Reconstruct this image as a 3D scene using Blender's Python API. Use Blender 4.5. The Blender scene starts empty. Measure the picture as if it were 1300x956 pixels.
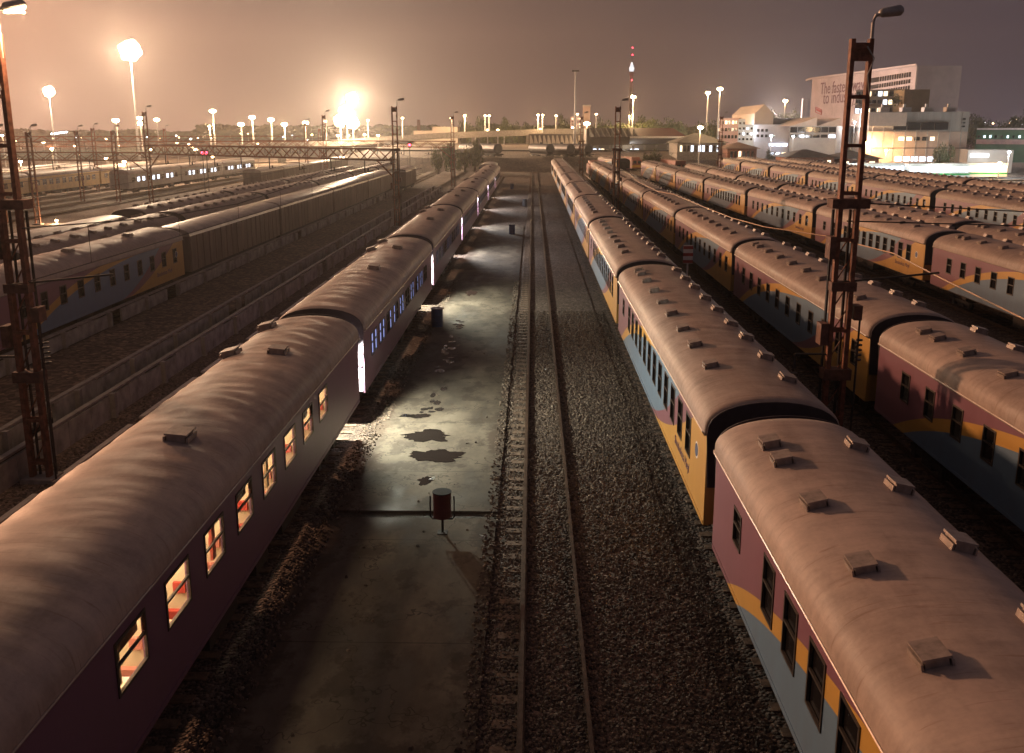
import bpy, math, random
from mathutils import Vector, Matrix, noise
random.seed(7)
R = math.radians
S = bpy.context.scene
S.render.engine = 'CYCLES'; S.cycles.max_bounces = 5; S.cycles.diffuse_bounces = 2; S.cycles.volume_bounces = 0; S.cycles.transparent_max_bounces = 6
COL = S.collection
# ------------------------------------------------------------------ camera
F, TH, CZ = 1180.0, math.atan(268/1180.0), 9.5
YAW = math.atan(26.6/1210.0)
cam = bpy.data.cameras.new('camera'); co = bpy.data.objects.new('camera', cam); COL.objects.link(co)
co.location = (0, 0, CZ); co.rotation_euler = (R(90)-TH, 0, YAW)
cam.sensor_width = 36; cam.lens = F/1300*36; cam.shift_y = -45/1300; cam.clip_end = 9000; cam.clip_start = .1
S.camera = co
RM = co.rotation_euler.to_matrix()
def ray(u, v):
    return (RM @ Vector(((u-650)/F, -(v-433)/F, -1)))
def atZ(u, v, z=-.2):
    d = ray(u, v); t = (z-CZ)/d.z; return Vector((d.x*t, d.y*t, z))
def atY(u, v, y):
    d = ray(u, v); t = y/d.y; return Vector((d.x*t, y, CZ+d.z*t))
# ------------------------------------------------------------------ render settings
S.view_settings.view_transform = 'Standard'; S.view_settings.look = 'None'; S.view_settings.exposure = 0; S.view_settings.gamma = 1
S.view_settings.use_curve_mapping = False
# ------------------------------------------------------------------ materials
MATS = {}
def nmat(name):
    m = bpy.data.materials.new(name); m.use_nodes = True; nt = m.node_tree
    return m, nt, nt.nodes['Principled BSDF']
def N(nt, t, **k):
    n = nt.nodes.new(t)
    for a, b in k.items(): setattr(n, a, b)
    return n
def math_(nt, op, a, b=None, clamp=False):
    n = N(nt, 'ShaderNodeMath', operation=op); n.use_clamp = clamp
    for i, x in enumerate((a, b)):
        if x is None: continue
        if isinstance(x, (int, float)): n.inputs[i].default_value = x
        else: nt.links.new(x, n.inputs[i])
    return n.outputs[0]
def mix_(nt, f, a, b):
    n = N(nt, 'ShaderNodeMix', data_type='RGBA')
    for i, x in ((0, f), (6, a), (7, b)):
        if isinstance(x, (int, float)): n.inputs[i].default_value = x
        elif isinstance(x, tuple): n.inputs[i].default_value = (*x[:3], 1)
        else: nt.links.new(x, n.inputs[i])
    return n.outputs[2]
def noise_(nt, scale, detail=4, vec=None, stretch=None, rough=.6):
    n = N(nt, 'ShaderNodeTexNoise'); n.inputs['Scale'].default_value = scale; n.inputs['Detail'].default_value = detail
    n.inputs['Roughness'].default_value = rough
    if vec is None:
        vec = N(nt, 'ShaderNodeTexCoord').outputs['Object']
    if stretch:
        mp = N(nt, 'ShaderNodeMapping'); mp.inputs['Scale'].default_value = stretch; nt.links.new(vec, mp.inputs[0]); vec = mp.outputs[0]
    nt.links.new(vec, n.inputs['Vector']); return n.outputs['Fac']
def ramp_(nt, f, stops):
    n = N(nt, 'ShaderNodeValToRGB'); e = n.color_ramp.elements
    while len(e) < len(stops): e.new(.5)
    for i, (p, c) in enumerate(stops):
        e[i].position = p; e[i].color = (*c, 1) if isinstance(c, tuple) else (c, c, c, 1)
    nt.links.new(f, n.inputs[0]); return n.outputs[0]
def bump_(nt, bs, h, strength=.5, dist=.02):
    b = N(nt, 'ShaderNodeBump'); b.inputs['Strength'].default_value = strength; b.inputs['Distance'].default_value = dist
    nt.links.new(h, b.inputs['Height']); nt.links.new(b.outputs[0], bs.inputs['Normal']); return b
def M(name, col, rough=.6, metal=0, var=.35, scale=3, bump=.2, bdist=.01, stretch=None, spec=None, bscale=None):
    if name in MATS: return MATS[name]
    m, nt, bs = nmat(name)
    f = noise_(nt, scale, 5, stretch=stretch)
    c2 = tuple(x*(1-var) for x in col); c3 = tuple(min(1, x*(1+var)) for x in col)
    nt.links.new(ramp_(nt, f, [(.3, c2), (.7, c3)]), bs.inputs['Base Color'])
    bs.inputs['Roughness'].default_value = rough; bs.inputs['Metallic'].default_value = metal
    if spec is not None: bs.inputs['Specular IOR Level'].default_value = spec
    if bump: bump_(nt, bs, noise_(nt, bscale or scale*6, 3), bump, bdist)
    MATS[name] = m; return m
def EM(name, col, st):
    if name in MATS: return MATS[name]
    m, nt, bs = nmat(name); bs.inputs['Base Color'].default_value = (*col, 1)
    bs.inputs['Emission Color'].default_value = (*col, 1); bs.inputs['Emission Strength'].default_value = st
    m.cycles.emission_sampling = 'NONE'
    MATS[name] = m; return m

rust = M('rust_steel', (.22, .085, .05), .75, .2, .5, 6, .4)
dsteel = M('dark_steel', (.05, .042, .04), .7, .3, .4, 5, .3)
under = M('underframe_grime', (.035, .028, .025), .8, 0, .4, 5, .4)
railm = M('rail_steel', (.13, .085, .06), .5, .5, .4, 8, .1)
sleeperm = M('sleeper_wood', (.20, .13, .09), .85, 0, .5, 6, .5)
conc = M('pale_concrete', (.30, .27, .24), .85, 0, .3, 2.5, .3)
wallm = M('panel_concrete', (.36, .34, .30), .85, 0, .4, 1.7, .3)
galv = M('galvanised', (.42, .40, .38), .5, .4, .2, 4, .1)
whitep = M('white_paint', (.75, .73, .70), .5, 0, .1, 4, .05)
redp = M('red_paint', (.35, .03, .03), .5, 0, .2, 4, .05)
rubber = M('black_rubber', (.015, .014, .015), .8, 0, .3, 8, .2)
bluep = M('blue_plastic', (.02, .05, .16), .45, 0, .2, 5, .05)
maroon = M('maroon_plastic', (.09, .02, .025), .45, 0, .2, 5, .05)
creamm = M('cream_laminate', (.75, .60, .40), .5, 0, .08, 2, 0)
seatm = M('red_vinyl', (.5, .06, .04), .5, 0, .2, 5, .1)
framem = M('window_frame_metal', (.10, .085, .075), .4, .5, .3, 5, .05)
brick = M('brick_red', (.25, .10, .06), .8, 0, .3, 2, .3)
roofred = M('roof_sheet_red', (.07, .016, .013), .7, 0, .25, .6, .1)
roofgrey = M('roof_sheet_grey', (.10, .085, .075), .7, 0, .3, .5, .1)
officem = M('office_concrete', (.50, .42, .40), .85, 0, .15, .12, .1)
officed = M('office_dark_concrete', (.16, .13, .11), .85, 0, .2, .2, .1)
pinkm = M('painted_wall_pink', (.55, .38, .36), .85, 0, .1, .15, .05)
yellowp = M('yellow_paint', (.55, .30, .03), .55, 0, .15, 3, .1)
vanm = M('van_body_brown', (.16, .115, .095), .7, 0, .3, 1.5, .2, stretch=(1, 1, .2))
vanroof = M('van_roof_grey', (.36, .31, .28), .42, .2, .25, 1.2, .4, .03)
asph = M('asphalt', (.06, .055, .05), .8, 0, .3, .5, .3)
curtain = M('curtain_red', (.45, .08, .05), .8, 0, .2, 6, .2)
def glass_dark():
    m, nt, bs = nmat('dark_window_glass'); bs.inputs['Base Color'].default_value = (.012, .011, .012, 1)
    bs.inputs['Roughness'].default_value = .12; return m
gdark = glass_dark()
def glass_clear():
    m = bpy.data.materials.new('clear_window_glass'); m.use_nodes = True; nt = m.node_tree
    nt.nodes.clear(); o = N(nt, 'ShaderNodeOutputMaterial'); a = N(nt, 'ShaderNodeBsdfTransparent'); b = N(nt, 'ShaderNodeBsdfGlossy')
    a.inputs[0].default_value = (.82, .8, .74, 1); b.inputs['Roughness'].default_value = .08
    x = N(nt, 'ShaderNodeMixShader'); x.inputs[0].default_value = .12
    nt.links.new(a.outputs[0], x.inputs[1]); nt.links.new(b.outputs[0], x.inputs[2]); nt.links.new(x.outputs[0], o.inputs[0]); return m
gclear = glass_clear()
def roof_mat(name, col, strength, rough=.42):
    m, nt, bs = nmat(name)
    tc = N(nt, 'ShaderNodeTexCoord').outputs['Object']
    big = noise_(nt, 1.3, 5, tc, (1, .25, 1)); streak = noise_(nt, 2.5, 4, tc, (.6, 1.6, .6)); fine = noise_(nt, 14, 4, tc)
    f = math_(nt, 'ADD', math_(nt, 'MULTIPLY', big, .5), math_(nt, 'ADD', math_(nt, 'MULTIPLY', streak, .35), math_(nt, 'MULTIPLY', fine, .15)))
    a = tuple(c*.6 for c in col); b = tuple(c*1.35 for c in col)
    oi = N(nt, 'ShaderNodeObjectInfo').outputs['Random']
    c = ramp_(nt, f, [(.3, a), (.5, col), (.7, b)])
    soot = noise_(nt, .8, 6, tc, (1.4, .5, 1), .7)
    c = mix_(nt, ramp_(nt, soot, [(.52, 0.0), (.70, .4)]), c, (.15, .11, .09))
    rs = noise_(nt, 5, 3, tc, (.25, 3.2, .25), .6)
    c = mix_(nt, ramp_(nt, rs, [(.60, 0.0), (.72, .45)]), c, (.17, .09, .055))
    hs = N(nt, 'ShaderNodeHueSaturation'); nt.links.new(math_(nt, 'ADD', math_(nt, 'MULTIPLY', oi, .35), .82), hs.inputs['Value']); nt.links.new(c, hs.inputs['Color'])
    nt.links.new(hs.outputs[0], bs.inputs['Base Color'])
    nt.links.new(math_(nt, 'ADD', math_(nt, 'MULTIPLY', big, .35), rough-.15), bs.inputs['Roughness'])
    bs.inputs['Metallic'].default_value = .0; bs.inputs['Specular IOR Level'].default_value = .185
    # sheet seams across the roof every 1.83 m and rippled sheet between them
    sx = N(nt, 'ShaderNodeSeparateXYZ'); nt.links.new(tc, sx.inputs[0])
    seam = math_(nt, 'LESS_THAN', math_(nt, 'ABSOLUTE', math_(nt, 'SUBTRACT', math_(nt, 'FRACT', math_(nt, 'DIVIDE', sx.outputs[1], 1.83)), .5)), .008)
    rip = noise_(nt, .9, 2, tc, (.6, 1.9, .5), .45)
    h = math_(nt, 'ADD', math_(nt, 'MULTIPLY', rip, 1.0), math_(nt, 'ADD', math_(nt, 'MULTIPLY', seam, .35), math_(nt, 'MULTIPLY', fine, .05)))
    bump_(nt, bs, h, strength, .05)
    MATS[name] = m; return m
roofA = roof_mat('coach_roof_grey', (.40, .315, .275), .4, .56)
roofB = roof_mat('coach_roof_rippled', (.41, .325, .285), .5, .52)
def livery(name, plain=False, L=21.0):
    m, nt, bs = nmat(name)
    tc = N(nt, 'ShaderNodeTexCoord').outputs['Object']
    sp = N(nt, 'ShaderNodeSeparateXYZ'); nt.links.new(tc, sp.inputs[0])
    x, y, z = sp.outputs
    pur = (.25, .11, .16); blu = (.14, .25, .38); yel = (.62, .36, .08)
    t = math_(nt, 'ADD', math_(nt, 'DIVIDE', math_(nt, 'MULTIPLY', y, math_(nt, 'SIGN', x)), L), .5)
    q = math_(nt, 'DIVIDE', math_(nt, 'SUBTRACT', z, 1.0), 2.1)
    e = math_(nt, 'POWER', 2.718, math_(nt, 'MULTIPLY', math_(nt, 'SUBTRACT', t, .1), -3.6))
    q1 = math_(nt, 'MULTIPLY', math_(nt, 'SUBTRACT', 1.0, e), 1.22)
    d1 = math_(nt, 'SUBTRACT', q, q1)
    c = mix_(nt, math_(nt, 'GREATER_THAN', d1, 0), blu, pur)
    c = mix_(nt, math_(nt, 'LESS_THAN', math_(nt, 'ABSOLUTE', d1), .085), c, yel)
    q2 = math_(nt, 'POWER', math_(nt, 'MAXIMUM', math_(nt, 'DIVIDE', math_(nt, 'SUBTRACT', t, .6), .33), 0), 1.5)
    q2b = math_(nt, 'POWER', math_(nt, 'MAXIMUM', math_(nt, 'DIVIDE', math_(nt, 'SUBTRACT', t, .56), .27), 0), 1.5)
    on = math_(nt, 'GREATER_THAN', t, .56)
    c = mix_(nt, math_(nt, 'MULTIPLY', on, math_(nt, 'LESS_THAN', q, q2b)), c, pur)
    c = mix_(nt, math_(nt, 'MULTIPLY', on, math_(nt, 'LESS_THAN', q, q2)), c, yel)
    if plain: c = mix_(nt, math_(nt, 'LESS_THAN', q, .0), (.24, .12, .20), (.1, .08, .1))
    dirt = noise_(nt, 2.2, 5, tc, (1, 1.2, .35))
    low = math_(nt, 'MULTIPLY', math_(nt, 'SUBTRACT', 1.15, q), dirt, True)
    c = mix_(nt, math_(nt, 'MULTIPLY', low, .42), c, (.10, .075, .055))
    nt.links.new(c, bs.inputs['Base Color'])
    bs.inputs['Roughness'].default_value = .42
    bump_(nt, bs, noise_(nt, 1.6, 3, tc, (1, 1, .4)), .25, .02)
    MATS[name] = m; return m
liv = livery('coach_livery'); livp = livery('coach_livery_plain', True)
def ground_mat(name, c1, c2, scale, strength, dist, bigscale=.15, rough=.9):
    m, nt, bs = nmat(name)
    geo = N(nt, 'ShaderNodeNewGeometry').outputs['Position']
    v = N(nt, 'ShaderNodeTexVoronoi'); v.inputs['Scale'].default_value = scale; nt.links.new(geo, v.inputs['Vector'])
    big = noise_(nt, bigscale, 6, geo); mid = noise_(nt, 1.6, 5, geo)
    sp = N(nt, 'ShaderNodeSeparateColor'); nt.links.new(v.outputs['Color'], sp.inputs[0])
    f = math_(nt, 'ADD', math_(nt, 'MULTIPLY', big, .55), math_(nt, 'MULTIPLY', mid, .45))
    c = ramp_(nt, f, [(.35, c1), (.65, c2)])
    k = math_(nt, 'ADD', math_(nt, 'MULTIPLY', math_(nt, 'POWER', sp.outputs[0], 2), 1.3), .45)
    hs = N(nt, 'ShaderNodeHueSaturation'); nt.links.new(k, hs.inputs['Value']); nt.links.new(c, hs.inputs['Color'])
    nt.links.new(hs.outputs[0], bs.inputs['Base Color']); bs.inputs['Roughness'].default_value = rough
    h = math_(nt, 'SUBTRACT', math_(nt, 'MULTIPLY', mid, 1.2), v.outputs['Distance'])
    bump_(nt, bs, h, strength, dist); MATS[name] = m; return m
ballast = ground_mat('ballast_gravel', (.10, .07, .055), (.19, .135, .105), 13, .9, .07)
earthm = ground_mat('brown_earth', (.10, .068, .05), (.20, .14, .10), 6, .4, .05)
def concrete_floor():
    m, nt, bs = nmat('stained_concrete')
    geo = N(nt, 'ShaderNodeNewGeometry').outputs['Position']
    a = noise_(nt, .55, 7, geo, (1, .6, 1), .65); b = noise_(nt, 5, 6, geo); w = noise_(nt, .33, 5, geo, (1.3, .5, 1), .6)
    c = ramp_(nt, a, [(.3, (.085, .068, .05)), (.48, (.15, .118, .088)), (.7, (.25, .205, .155))])
    c = mix_(nt, math_(nt, 'MULTIPLY', b, .35), c, (.10, .085, .07))
    wet = ramp_(nt, w, [(.50, 0.0), (.58, 1.0)])
    c = mix_(nt, math_(nt, 'MULTIPLY', wet, .5), c, (.06, .052, .045))
    cr = N(nt, 'ShaderNodeTexVoronoi', feature='DISTANCE_TO_EDGE'); cr.inputs['Scale'].default_value = .33
    wv = N(nt, 'ShaderNodeVectorMath', operation='ADD'); nz = N(nt, 'ShaderNodeTexNoise'); nz.inputs['Scale'].default_value = 2.5
    nt.links.new(geo, nz.inputs['Vector']); nt.links.new(geo, wv.inputs[0])
    sc = N(nt, 'ShaderNodeVectorMath', operation='SCALE'); sc.inputs[3].default_value = 1.3; nt.links.new(nz.outputs['Color'], sc.inputs[0]); nt.links.new(sc.outputs[0], wv.inputs[1])
    nt.links.new(wv.outputs[0], cr.inputs['Vector'])
    crack = math_(nt, 'LESS_THAN', cr.outputs['Distance'], .006)
    c = mix_(nt, math_(nt, 'MULTIPLY', crack, .6), c, (.03, .025, .02))
    px = N(nt, 'ShaderNodeSeparateXYZ'); nt.links.new(geo, px.inputs[0])
    edge = math_(nt, 'SUBTRACT', math_(nt, 'ABSOLUTE', math_(nt, 'ADD', px.outputs[0], 3.0)), 1.45)
    er = math_(nt, 'ADD', math_(nt, 'MULTIPLY', edge, 1.2), math_(nt, 'MULTIPLY', math_(nt, 'SUBTRACT', a, .5), 3.2))
    er = math_(nt, 'ADD', er, math_(nt, 'MULTIPLY', math_(nt, 'SUBTRACT', b, .5), 1.0))
    c = mix_(nt, ramp_(nt, er, [(.25, 0.0), (.6, .9)]), c, (.085, .06, .045))
    st = noise_(nt, 1.1, 6, geo, (1, .8, 1), .7)
    c = mix_(nt, ramp_(nt, st, [(.52, 0.0), (.60, .6)]), c, (.055, .042, .033))
    jt = math_(nt, 'LESS_THAN', math_(nt, 'ABSOLUTE', math_(nt, 'SUBTRACT', math_(nt, 'FRACT', math_(nt, 'DIVIDE', px.outputs[1], 4.6)), .5)), .004)
    c = mix_(nt, math_(nt, 'MULTIPLY', jt, .5), c, (.03, .025, .02))
    nt.links.new(c, bs.inputs['Base Color'])
    nt.links.new(ramp_(nt, w, [(.54, .93), (.66, .55)]), bs.inputs['Roughness']); bs.inputs['Specular IOR Level'].default_value = .3
    bump_(nt, bs, math_(nt, 'SUBTRACT', math_(nt, 'ADD', math_(nt, 'MULTIPLY', b, .6), math_(nt, 'MULTIPLY', st, .6)), crack), .6, .03)
    return m
concfloor = concrete_floor()
def leafm():
    m, nt, bs = nmat('foliage'); oi = N(nt, 'ShaderNodeNewGeometry').outputs['Random Per Island']
    nt.links.new(ramp_(nt, oi, [(0, (.035, .05, .015)), (.6, (.08, .10, .025)), (1, (.13, .13, .035))]), bs.inputs['Base Color'])
    bs.inputs['Roughness'].default_value = .7; return m
leaf = leafm(); bark = M('bark', (.08, .06, .045), .9, 0, .3, 3, .4)
puddlem, _nt, _b = nmat('puddle_water'); _b.inputs['Base Color'].default_value = (.014, .012, .01, 1); _b.inputs['Roughness'].default_value = .06
bump_(_nt, _b, noise_(_nt, 3, 2), .05, .01)

sod = (1, .62, .30); cool = (.86, .84, 1.0)
E_sod = EM('sodium_lamp_glow', (1, .72, .38), 60); E_sodfar = EM('sodium_lamp_far', (1, .66, .34), 22)
E_white = EM('white_lamp_glow', (.9, .95, 1), 25); E_red = EM('red_signal_glow', (1, .05, .1), 12)
E_tube = EM('fluorescent_tube', (.88, .85, 1.0), 14); E_win = EM('lit_window', (1, .82, .55), 2.2); E_winc = EM('lit_window_cool', (.75, .85, 1.0), 3.0)
E_green = EM('green_sign_light', (.2, 1, .3), 2.5)
# ------------------------------------------------------------------ mesh helpers
class MB:
    def __init__(s): s.v = []; s.f = []
    def quad(s, *p):
        i = len(s.v); s.v += [tuple(a) for a in p]; s.f.append(tuple(range(i, i+len(p)))); return s
    def box(s, x0, x1, y0, y1, z0, z1):
        i = len(s.v)
        s.v += [(x0,y0,z0),(x1,y0,z0),(x1,y1,z0),(x0,y1,z0),(x0,y0,z1),(x1,y0,z1),(x1,y1,z1),(x0,y1,z1)]
        s.f += [tuple(i+k for k in q) for q in ((0,3,2,1),(4,5,6,7),(0,1,5,4),(1,2,6,5),(2,3,7,6),(3,0,4,7))]; return s
    def bar(s, a, b, w, h=None):
        a = Vector(a); b = Vector(b); h = h or w; d = (b-a).normalized()
        up = Vector((0, 0, 1)) if abs(d.z) < .95 else Vector((0, 1, 0))
        r = d.cross(up).normalized()*w/2; u = r.normalized().cross(d).normalized()*h/2; i = len(s.v)
        for p in (a, b): s.v += [tuple(p-r-u), tuple(p+r-u), tuple(p+r+u), tuple(p-r+u)]
        s.f += [tuple(i+k for k in q) for q in ((0,1,2,3),(7,6,5,4),(0,4,5,1),(1,5,6,2),(2,6,7,3),(3,7,4,0))]; return s
    def tube(s, pts, r, n=8, caps=True):
        pts = [Vector(p) for p in pts]; rs = r if isinstance(r, (list, tuple)) else [r]*len(pts); i0 = len(s.v)
        for k, p in enumerate(pts):
            d = (pts[min(k+1, len(pts)-1)]-pts[max(k-1, 0)]).normalized()
            up = Vector((0, 0, 1)) if abs(d.z) < .95 else Vector((0, 1, 0))
            a = d.cross(up).normalized(); b = a.cross(d).normalized()
            for j in range(n):
                t = 2*math.pi*j/n; s.v.append(tuple(p+(a*math.cos(t)+b*math.sin(t))*rs[k]))
        for k in range(len(pts)-1):
            for j in range(n):
                q = i0+k*n; s.f.append((q+j, q+(j+1)%n, q+n+(j+1)%n, q+n+j))
        if caps:
            s.f.append(tuple(i0+j for j in range(n))[::-1]); s.f.append(tuple(i0+(len(pts)-1)*n+j for j in range(n)))
        return s
    def mesh(s, name, m, smooth=False):
        me = bpy.data.meshes.new(name); me.from_pydata(s.v, [], s.f); me.update()
        me.materials.append(m)
        if smooth:
            for p in me.polygons: p.use_smooth = True
        return me
    def build(s, name, m, parent=None, loc=None, smooth=False): return link(name, s.mesh(name, m, smooth), parent, loc)
def link(name, me, parent=None, loc=None, rot=None):
    o = bpy.data.objects.new(name, me); COL.objects.link(o)
    if parent: o.parent = parent
    if loc is not None: o.location = loc
    if rot is not None: o.rotation_euler = rot
    return o
def thing(name, label, cat, loc=(0,0,0), rz=0, group=None):
    o = bpy.data.objects.new(name, None); COL.objects.link(o); o.location = loc; o.rotation_euler = (0, 0, rz); o.empty_display_size = .3
    o['label'] = label; o['category'] = cat
    if group: o['group'] = group
    return o
def tag(o, label, cat, group=None):
    o['label'] = label; o['category'] = cat
    if group: o['group'] = group
    return o
def struct(o): o['kind'] = 'structure'; return o
def stuff(o, label=None, cat=None):
    o['kind'] = 'stuff'
    if label: o['label'] = label; o['category'] = cat
    return o
_txt = {}
def text_mesh(s, size, m, extr=.004, shear=0):
    k = (s, size, m.name)
    if k in _txt: return _txt[k]
    c = bpy.data.curves.new('lettering', 'FONT'); c.body = s; c.size = size; c.extrude = extr; c.align_x = 'CENTER'; c.align_y = 'CENTER'; c.shear = shear
    c.resolution_u = 3
    o = bpy.data.objects.new('lettering', c); COL.objects.link(o); dg = bpy.context.evaluated_depsgraph_get()
    me = bpy.data.meshes.new_from_object(o.evaluated_get(dg)); me.name = 'lettering'; bpy.data.objects.remove(o); me.materials.clear(); me.materials.append(m)
    _txt[k] = me; return me
ORD = ['nearest', 'second', 'third', 'fourth', 'fifth', 'sixth', 'seventh', 'eighth', 'ninth', 'tenth', 'eleventh', 'twelfth', 'thirteenth', 'fourteenth', 'fifteenth','sixteenth','seventeenth','eighteenth','nineteenth','twentieth']

# ------------------------------------------------------------------ ground
struct(MB().quad((-2500,-60,-.2),(2500,-60,-.2),(2500,4000,-.2),(-2500,4000,-.2)).build('ground', ballast))
ap = MB().box(-5.15, -.88, -20, 22.0, -.35, -.12).box(-5.15, -.88, 22.45, 96, -.35, -.12)
struct(ap.build('concrete_apron', concfloor))
struct(MB().box(-5.1, -.92, 22.0, 22.45, -.3, -.19).build('drain_channel', M('drain_sludge', (.05,.04,.03), .8, 0, .6, 5, .8, .05)))
struct(MB().quad((-20.4,-20,.16),(-15.9,-20,.16),(-15.9,230,.16),(-20.4,230,.16)).build('earth_platform', earthm))
struct(MB().quad((-160,205,-.18),(60,205,-.18),(60,420,-.18),(-160,420,-.18)).build('far_yard_ground', earthm))
struct(MB().box(-.075, 3.4, -20, 215, -.21, -.166).build('ballast_bed', ballast))
eb = MB(); eb.v = [(-45,224,-.25),(57,224,-.25),(57,238,2.6),(-45,238,2.6),(57,284,4.8),(-45,284,4.8),(57,340,4.8),(-45,340,4.8),(-60,224,-.3),(-60,340,-.3)]; eb.f = [(0,1,2,3),(3,2,4,5),(5,4,6,7),(8,0,3),(8,3,5,9),(9,5,7)]
struct(eb.build('embankment', earthm))
struct(MB().box(-45, 57, 262, 270, 3.6, 4.1).build('upper_road', asph))
# puddles
def puddle(u, v, rx, ry, seed):
    c = atZ(u, v, -.114); rnd = random.Random(seed); pts = []
    for k in range(70):
        a = 2*math.pi*k/70; r = 1+.55*noise.noise(Vector((math.cos(a)*1.7, math.sin(a)*1.7, seed)))+.25*noise.noise(Vector((math.cos(a)*6, math.sin(a)*6, seed)))
        pts.append((max(-5.1,min(-.95,c.x+math.cos(a)*rx*r)), c.y+math.sin(a)*ry*r, -.114))
    struct(MB().quad(*pts).build('puddle', puddlem))
for i, a in enumerate([(545,553,.75,.55),(553,578,.85,.5),(540,610,.2,.3),(598,372,.3,1.0),(530,528,.5,.25)]):
    puddle(*a, i*3.1)
ripm, _nt, _b = nmat('rippled_water'); _b.inputs['Base Color'].default_value = (.03, .026, .022, 1); _b.inputs['Roughness'].default_value = .12
bump_(_nt, _b, noise_(_nt, 4.5, 5), .9, .05)
sp_ = [atZ(u, v, -.115) for u, v in ((584, 408), (578, 420), (572, 436), (566, 450), (560, 466), (556, 482), (552, 500), (546, 515), (541, 528))]
wet = MB(); r9 = random.Random(4)
for k in range(46):
    f = r9.random()*7.9; q = sp_[int(f)].lerp(sp_[int(f)+1], f-int(f)); cx_, cy_ = q.x+r9.gauss(0, .16), q.y+r9.gauss(0, .2); rx, ry = r9.uniform(.04, .17), r9.uniform(.06, .3)
    wet.quad(*[(cx_+math.cos(a*.449)*rx*(1+.5*noise.noise(Vector((a*.9, k, 0)))), cy_+math.sin(a*.449)*ry*(1+.5*noise.noise(Vector((a*.9, k, 0)))), -.1155+k*.0001) for a in range(14)])
struct(wet.build('puddle', ripm))
# ------------------------------------------------------------------ tracks
def track(xs, y0, y1, label, nsleep=0, vis=None, yv=8):
    """xs: function y->x centre; nsleep individual sleepers starting at yv"""
    f = xs if callable(xs) else (lambda y: xs)
    t = thing('railway_track', label, 'railway track', (f(y0), y0, -.2), 0, 'railway tracks of the yard')
    x0 = f(y0)
    ys = [y0+(y1-y0)*k/24 for k in range(25)] if callable(xs) else [y0, y1]
    for sx in (-.565, .565):
        b = MB()
        for a, c in zip(ys[:-1], ys[1:]):
            xa, xc = f(a)-x0+sx, f(c)-x0+sx
            b.bar((xa, a-y0, .165), (xc, c-y0, .165), .07, .05)
            b.bar((xa, a-y0, .10), (xc, c-y0, .10), .022, .09)
            b.bar((xa, a-y0, .045), (xc, c-y0, .045), .13, .02)
        b.build('rail', railm, t)
    sm = MB().box(-1.05, 1.05, -.12, .12, -.09, .028)
    rnd = random.Random(int(x0*10))
    for k in range(5):   # worn top edges
        pass
    me = sm.mesh('sleeper', sleeperm); k = 0; y = yv
    while k < nsleep:
        link('sleeper', me, t, (rnd.uniform(-.03, .03), y-y0, 0), (0, 0, rnd.uniform(-.02, .02))); y += .7; k += 1
    rest = MB(); yy = y0
    while yy < min(y1, y0+260):
        if not (nsleep and yv-.3 < yy < y-.3):
            xx = f(yy)-x0; rest.box(xx-1.05, xx+1.05, yy-y0-.12, yy-y0+.12, -.09, .028)
        yy += .7
    r = rest.build('sleeper', sleeperm, t); r['kind'] = 'stuff'
    return t
def r3x(y):
    pts = [(0, 24.1), (53, 24.0), (76, 23.7), (95, 23.1), (114, 22.6), (131, 22.3), (176, 22.0), (260, 21.5)]
    for (a, xa), (b, xb) in zip(pts[:-1], pts[1:]):
        if y <= b: return xa+(xb-xa)*max(0, (y-a))/(b-a)
    return pts[-1][1]
track(.41, -10, 250, 'empty open track between the concrete strip and the gravel in the middle', 98, yv=13)
track(-6.92, -20, 200, 'track under the purple train with lit windows')
track(5.19, -20, 230, 'track under the long train right of the gravel')
track(12.1, -20, 230, 'track under the second train on the right, its sleeper ends showing', 60, yv=12)
track(r3x, -20, 250, 'curving track under the third train on the right')
track(27.8, -20, 230, 'track under the fourth train on the right')
track(41.0, 20, 260, 'track under the fifth train on the right')
track(45.6, 20, 260, 'track under the sixth train on the right')
track(52.3, 20, 260, 'track under the seventh train on the right')
track(19.0, 20, 260, 'empty track in the dark gap beside the third right hand train')
track(-22.4, -20, 230, 'track under the blue and yellow coaches at the left')
track(-25.9, -20, 230, 'track under the second long train at the left')
track(-29.6, -20, 230, 'track under the third long train at the left')
for i, x in enumerate([-34, -38, -43, -47.5, -56, -61, -66, -71, -76, -84, -92, -100]):
    track(x, 50, 250, f'{ORD[i] if i else "first"} bare glinting track of the wide yard left of the left hand trains')

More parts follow.
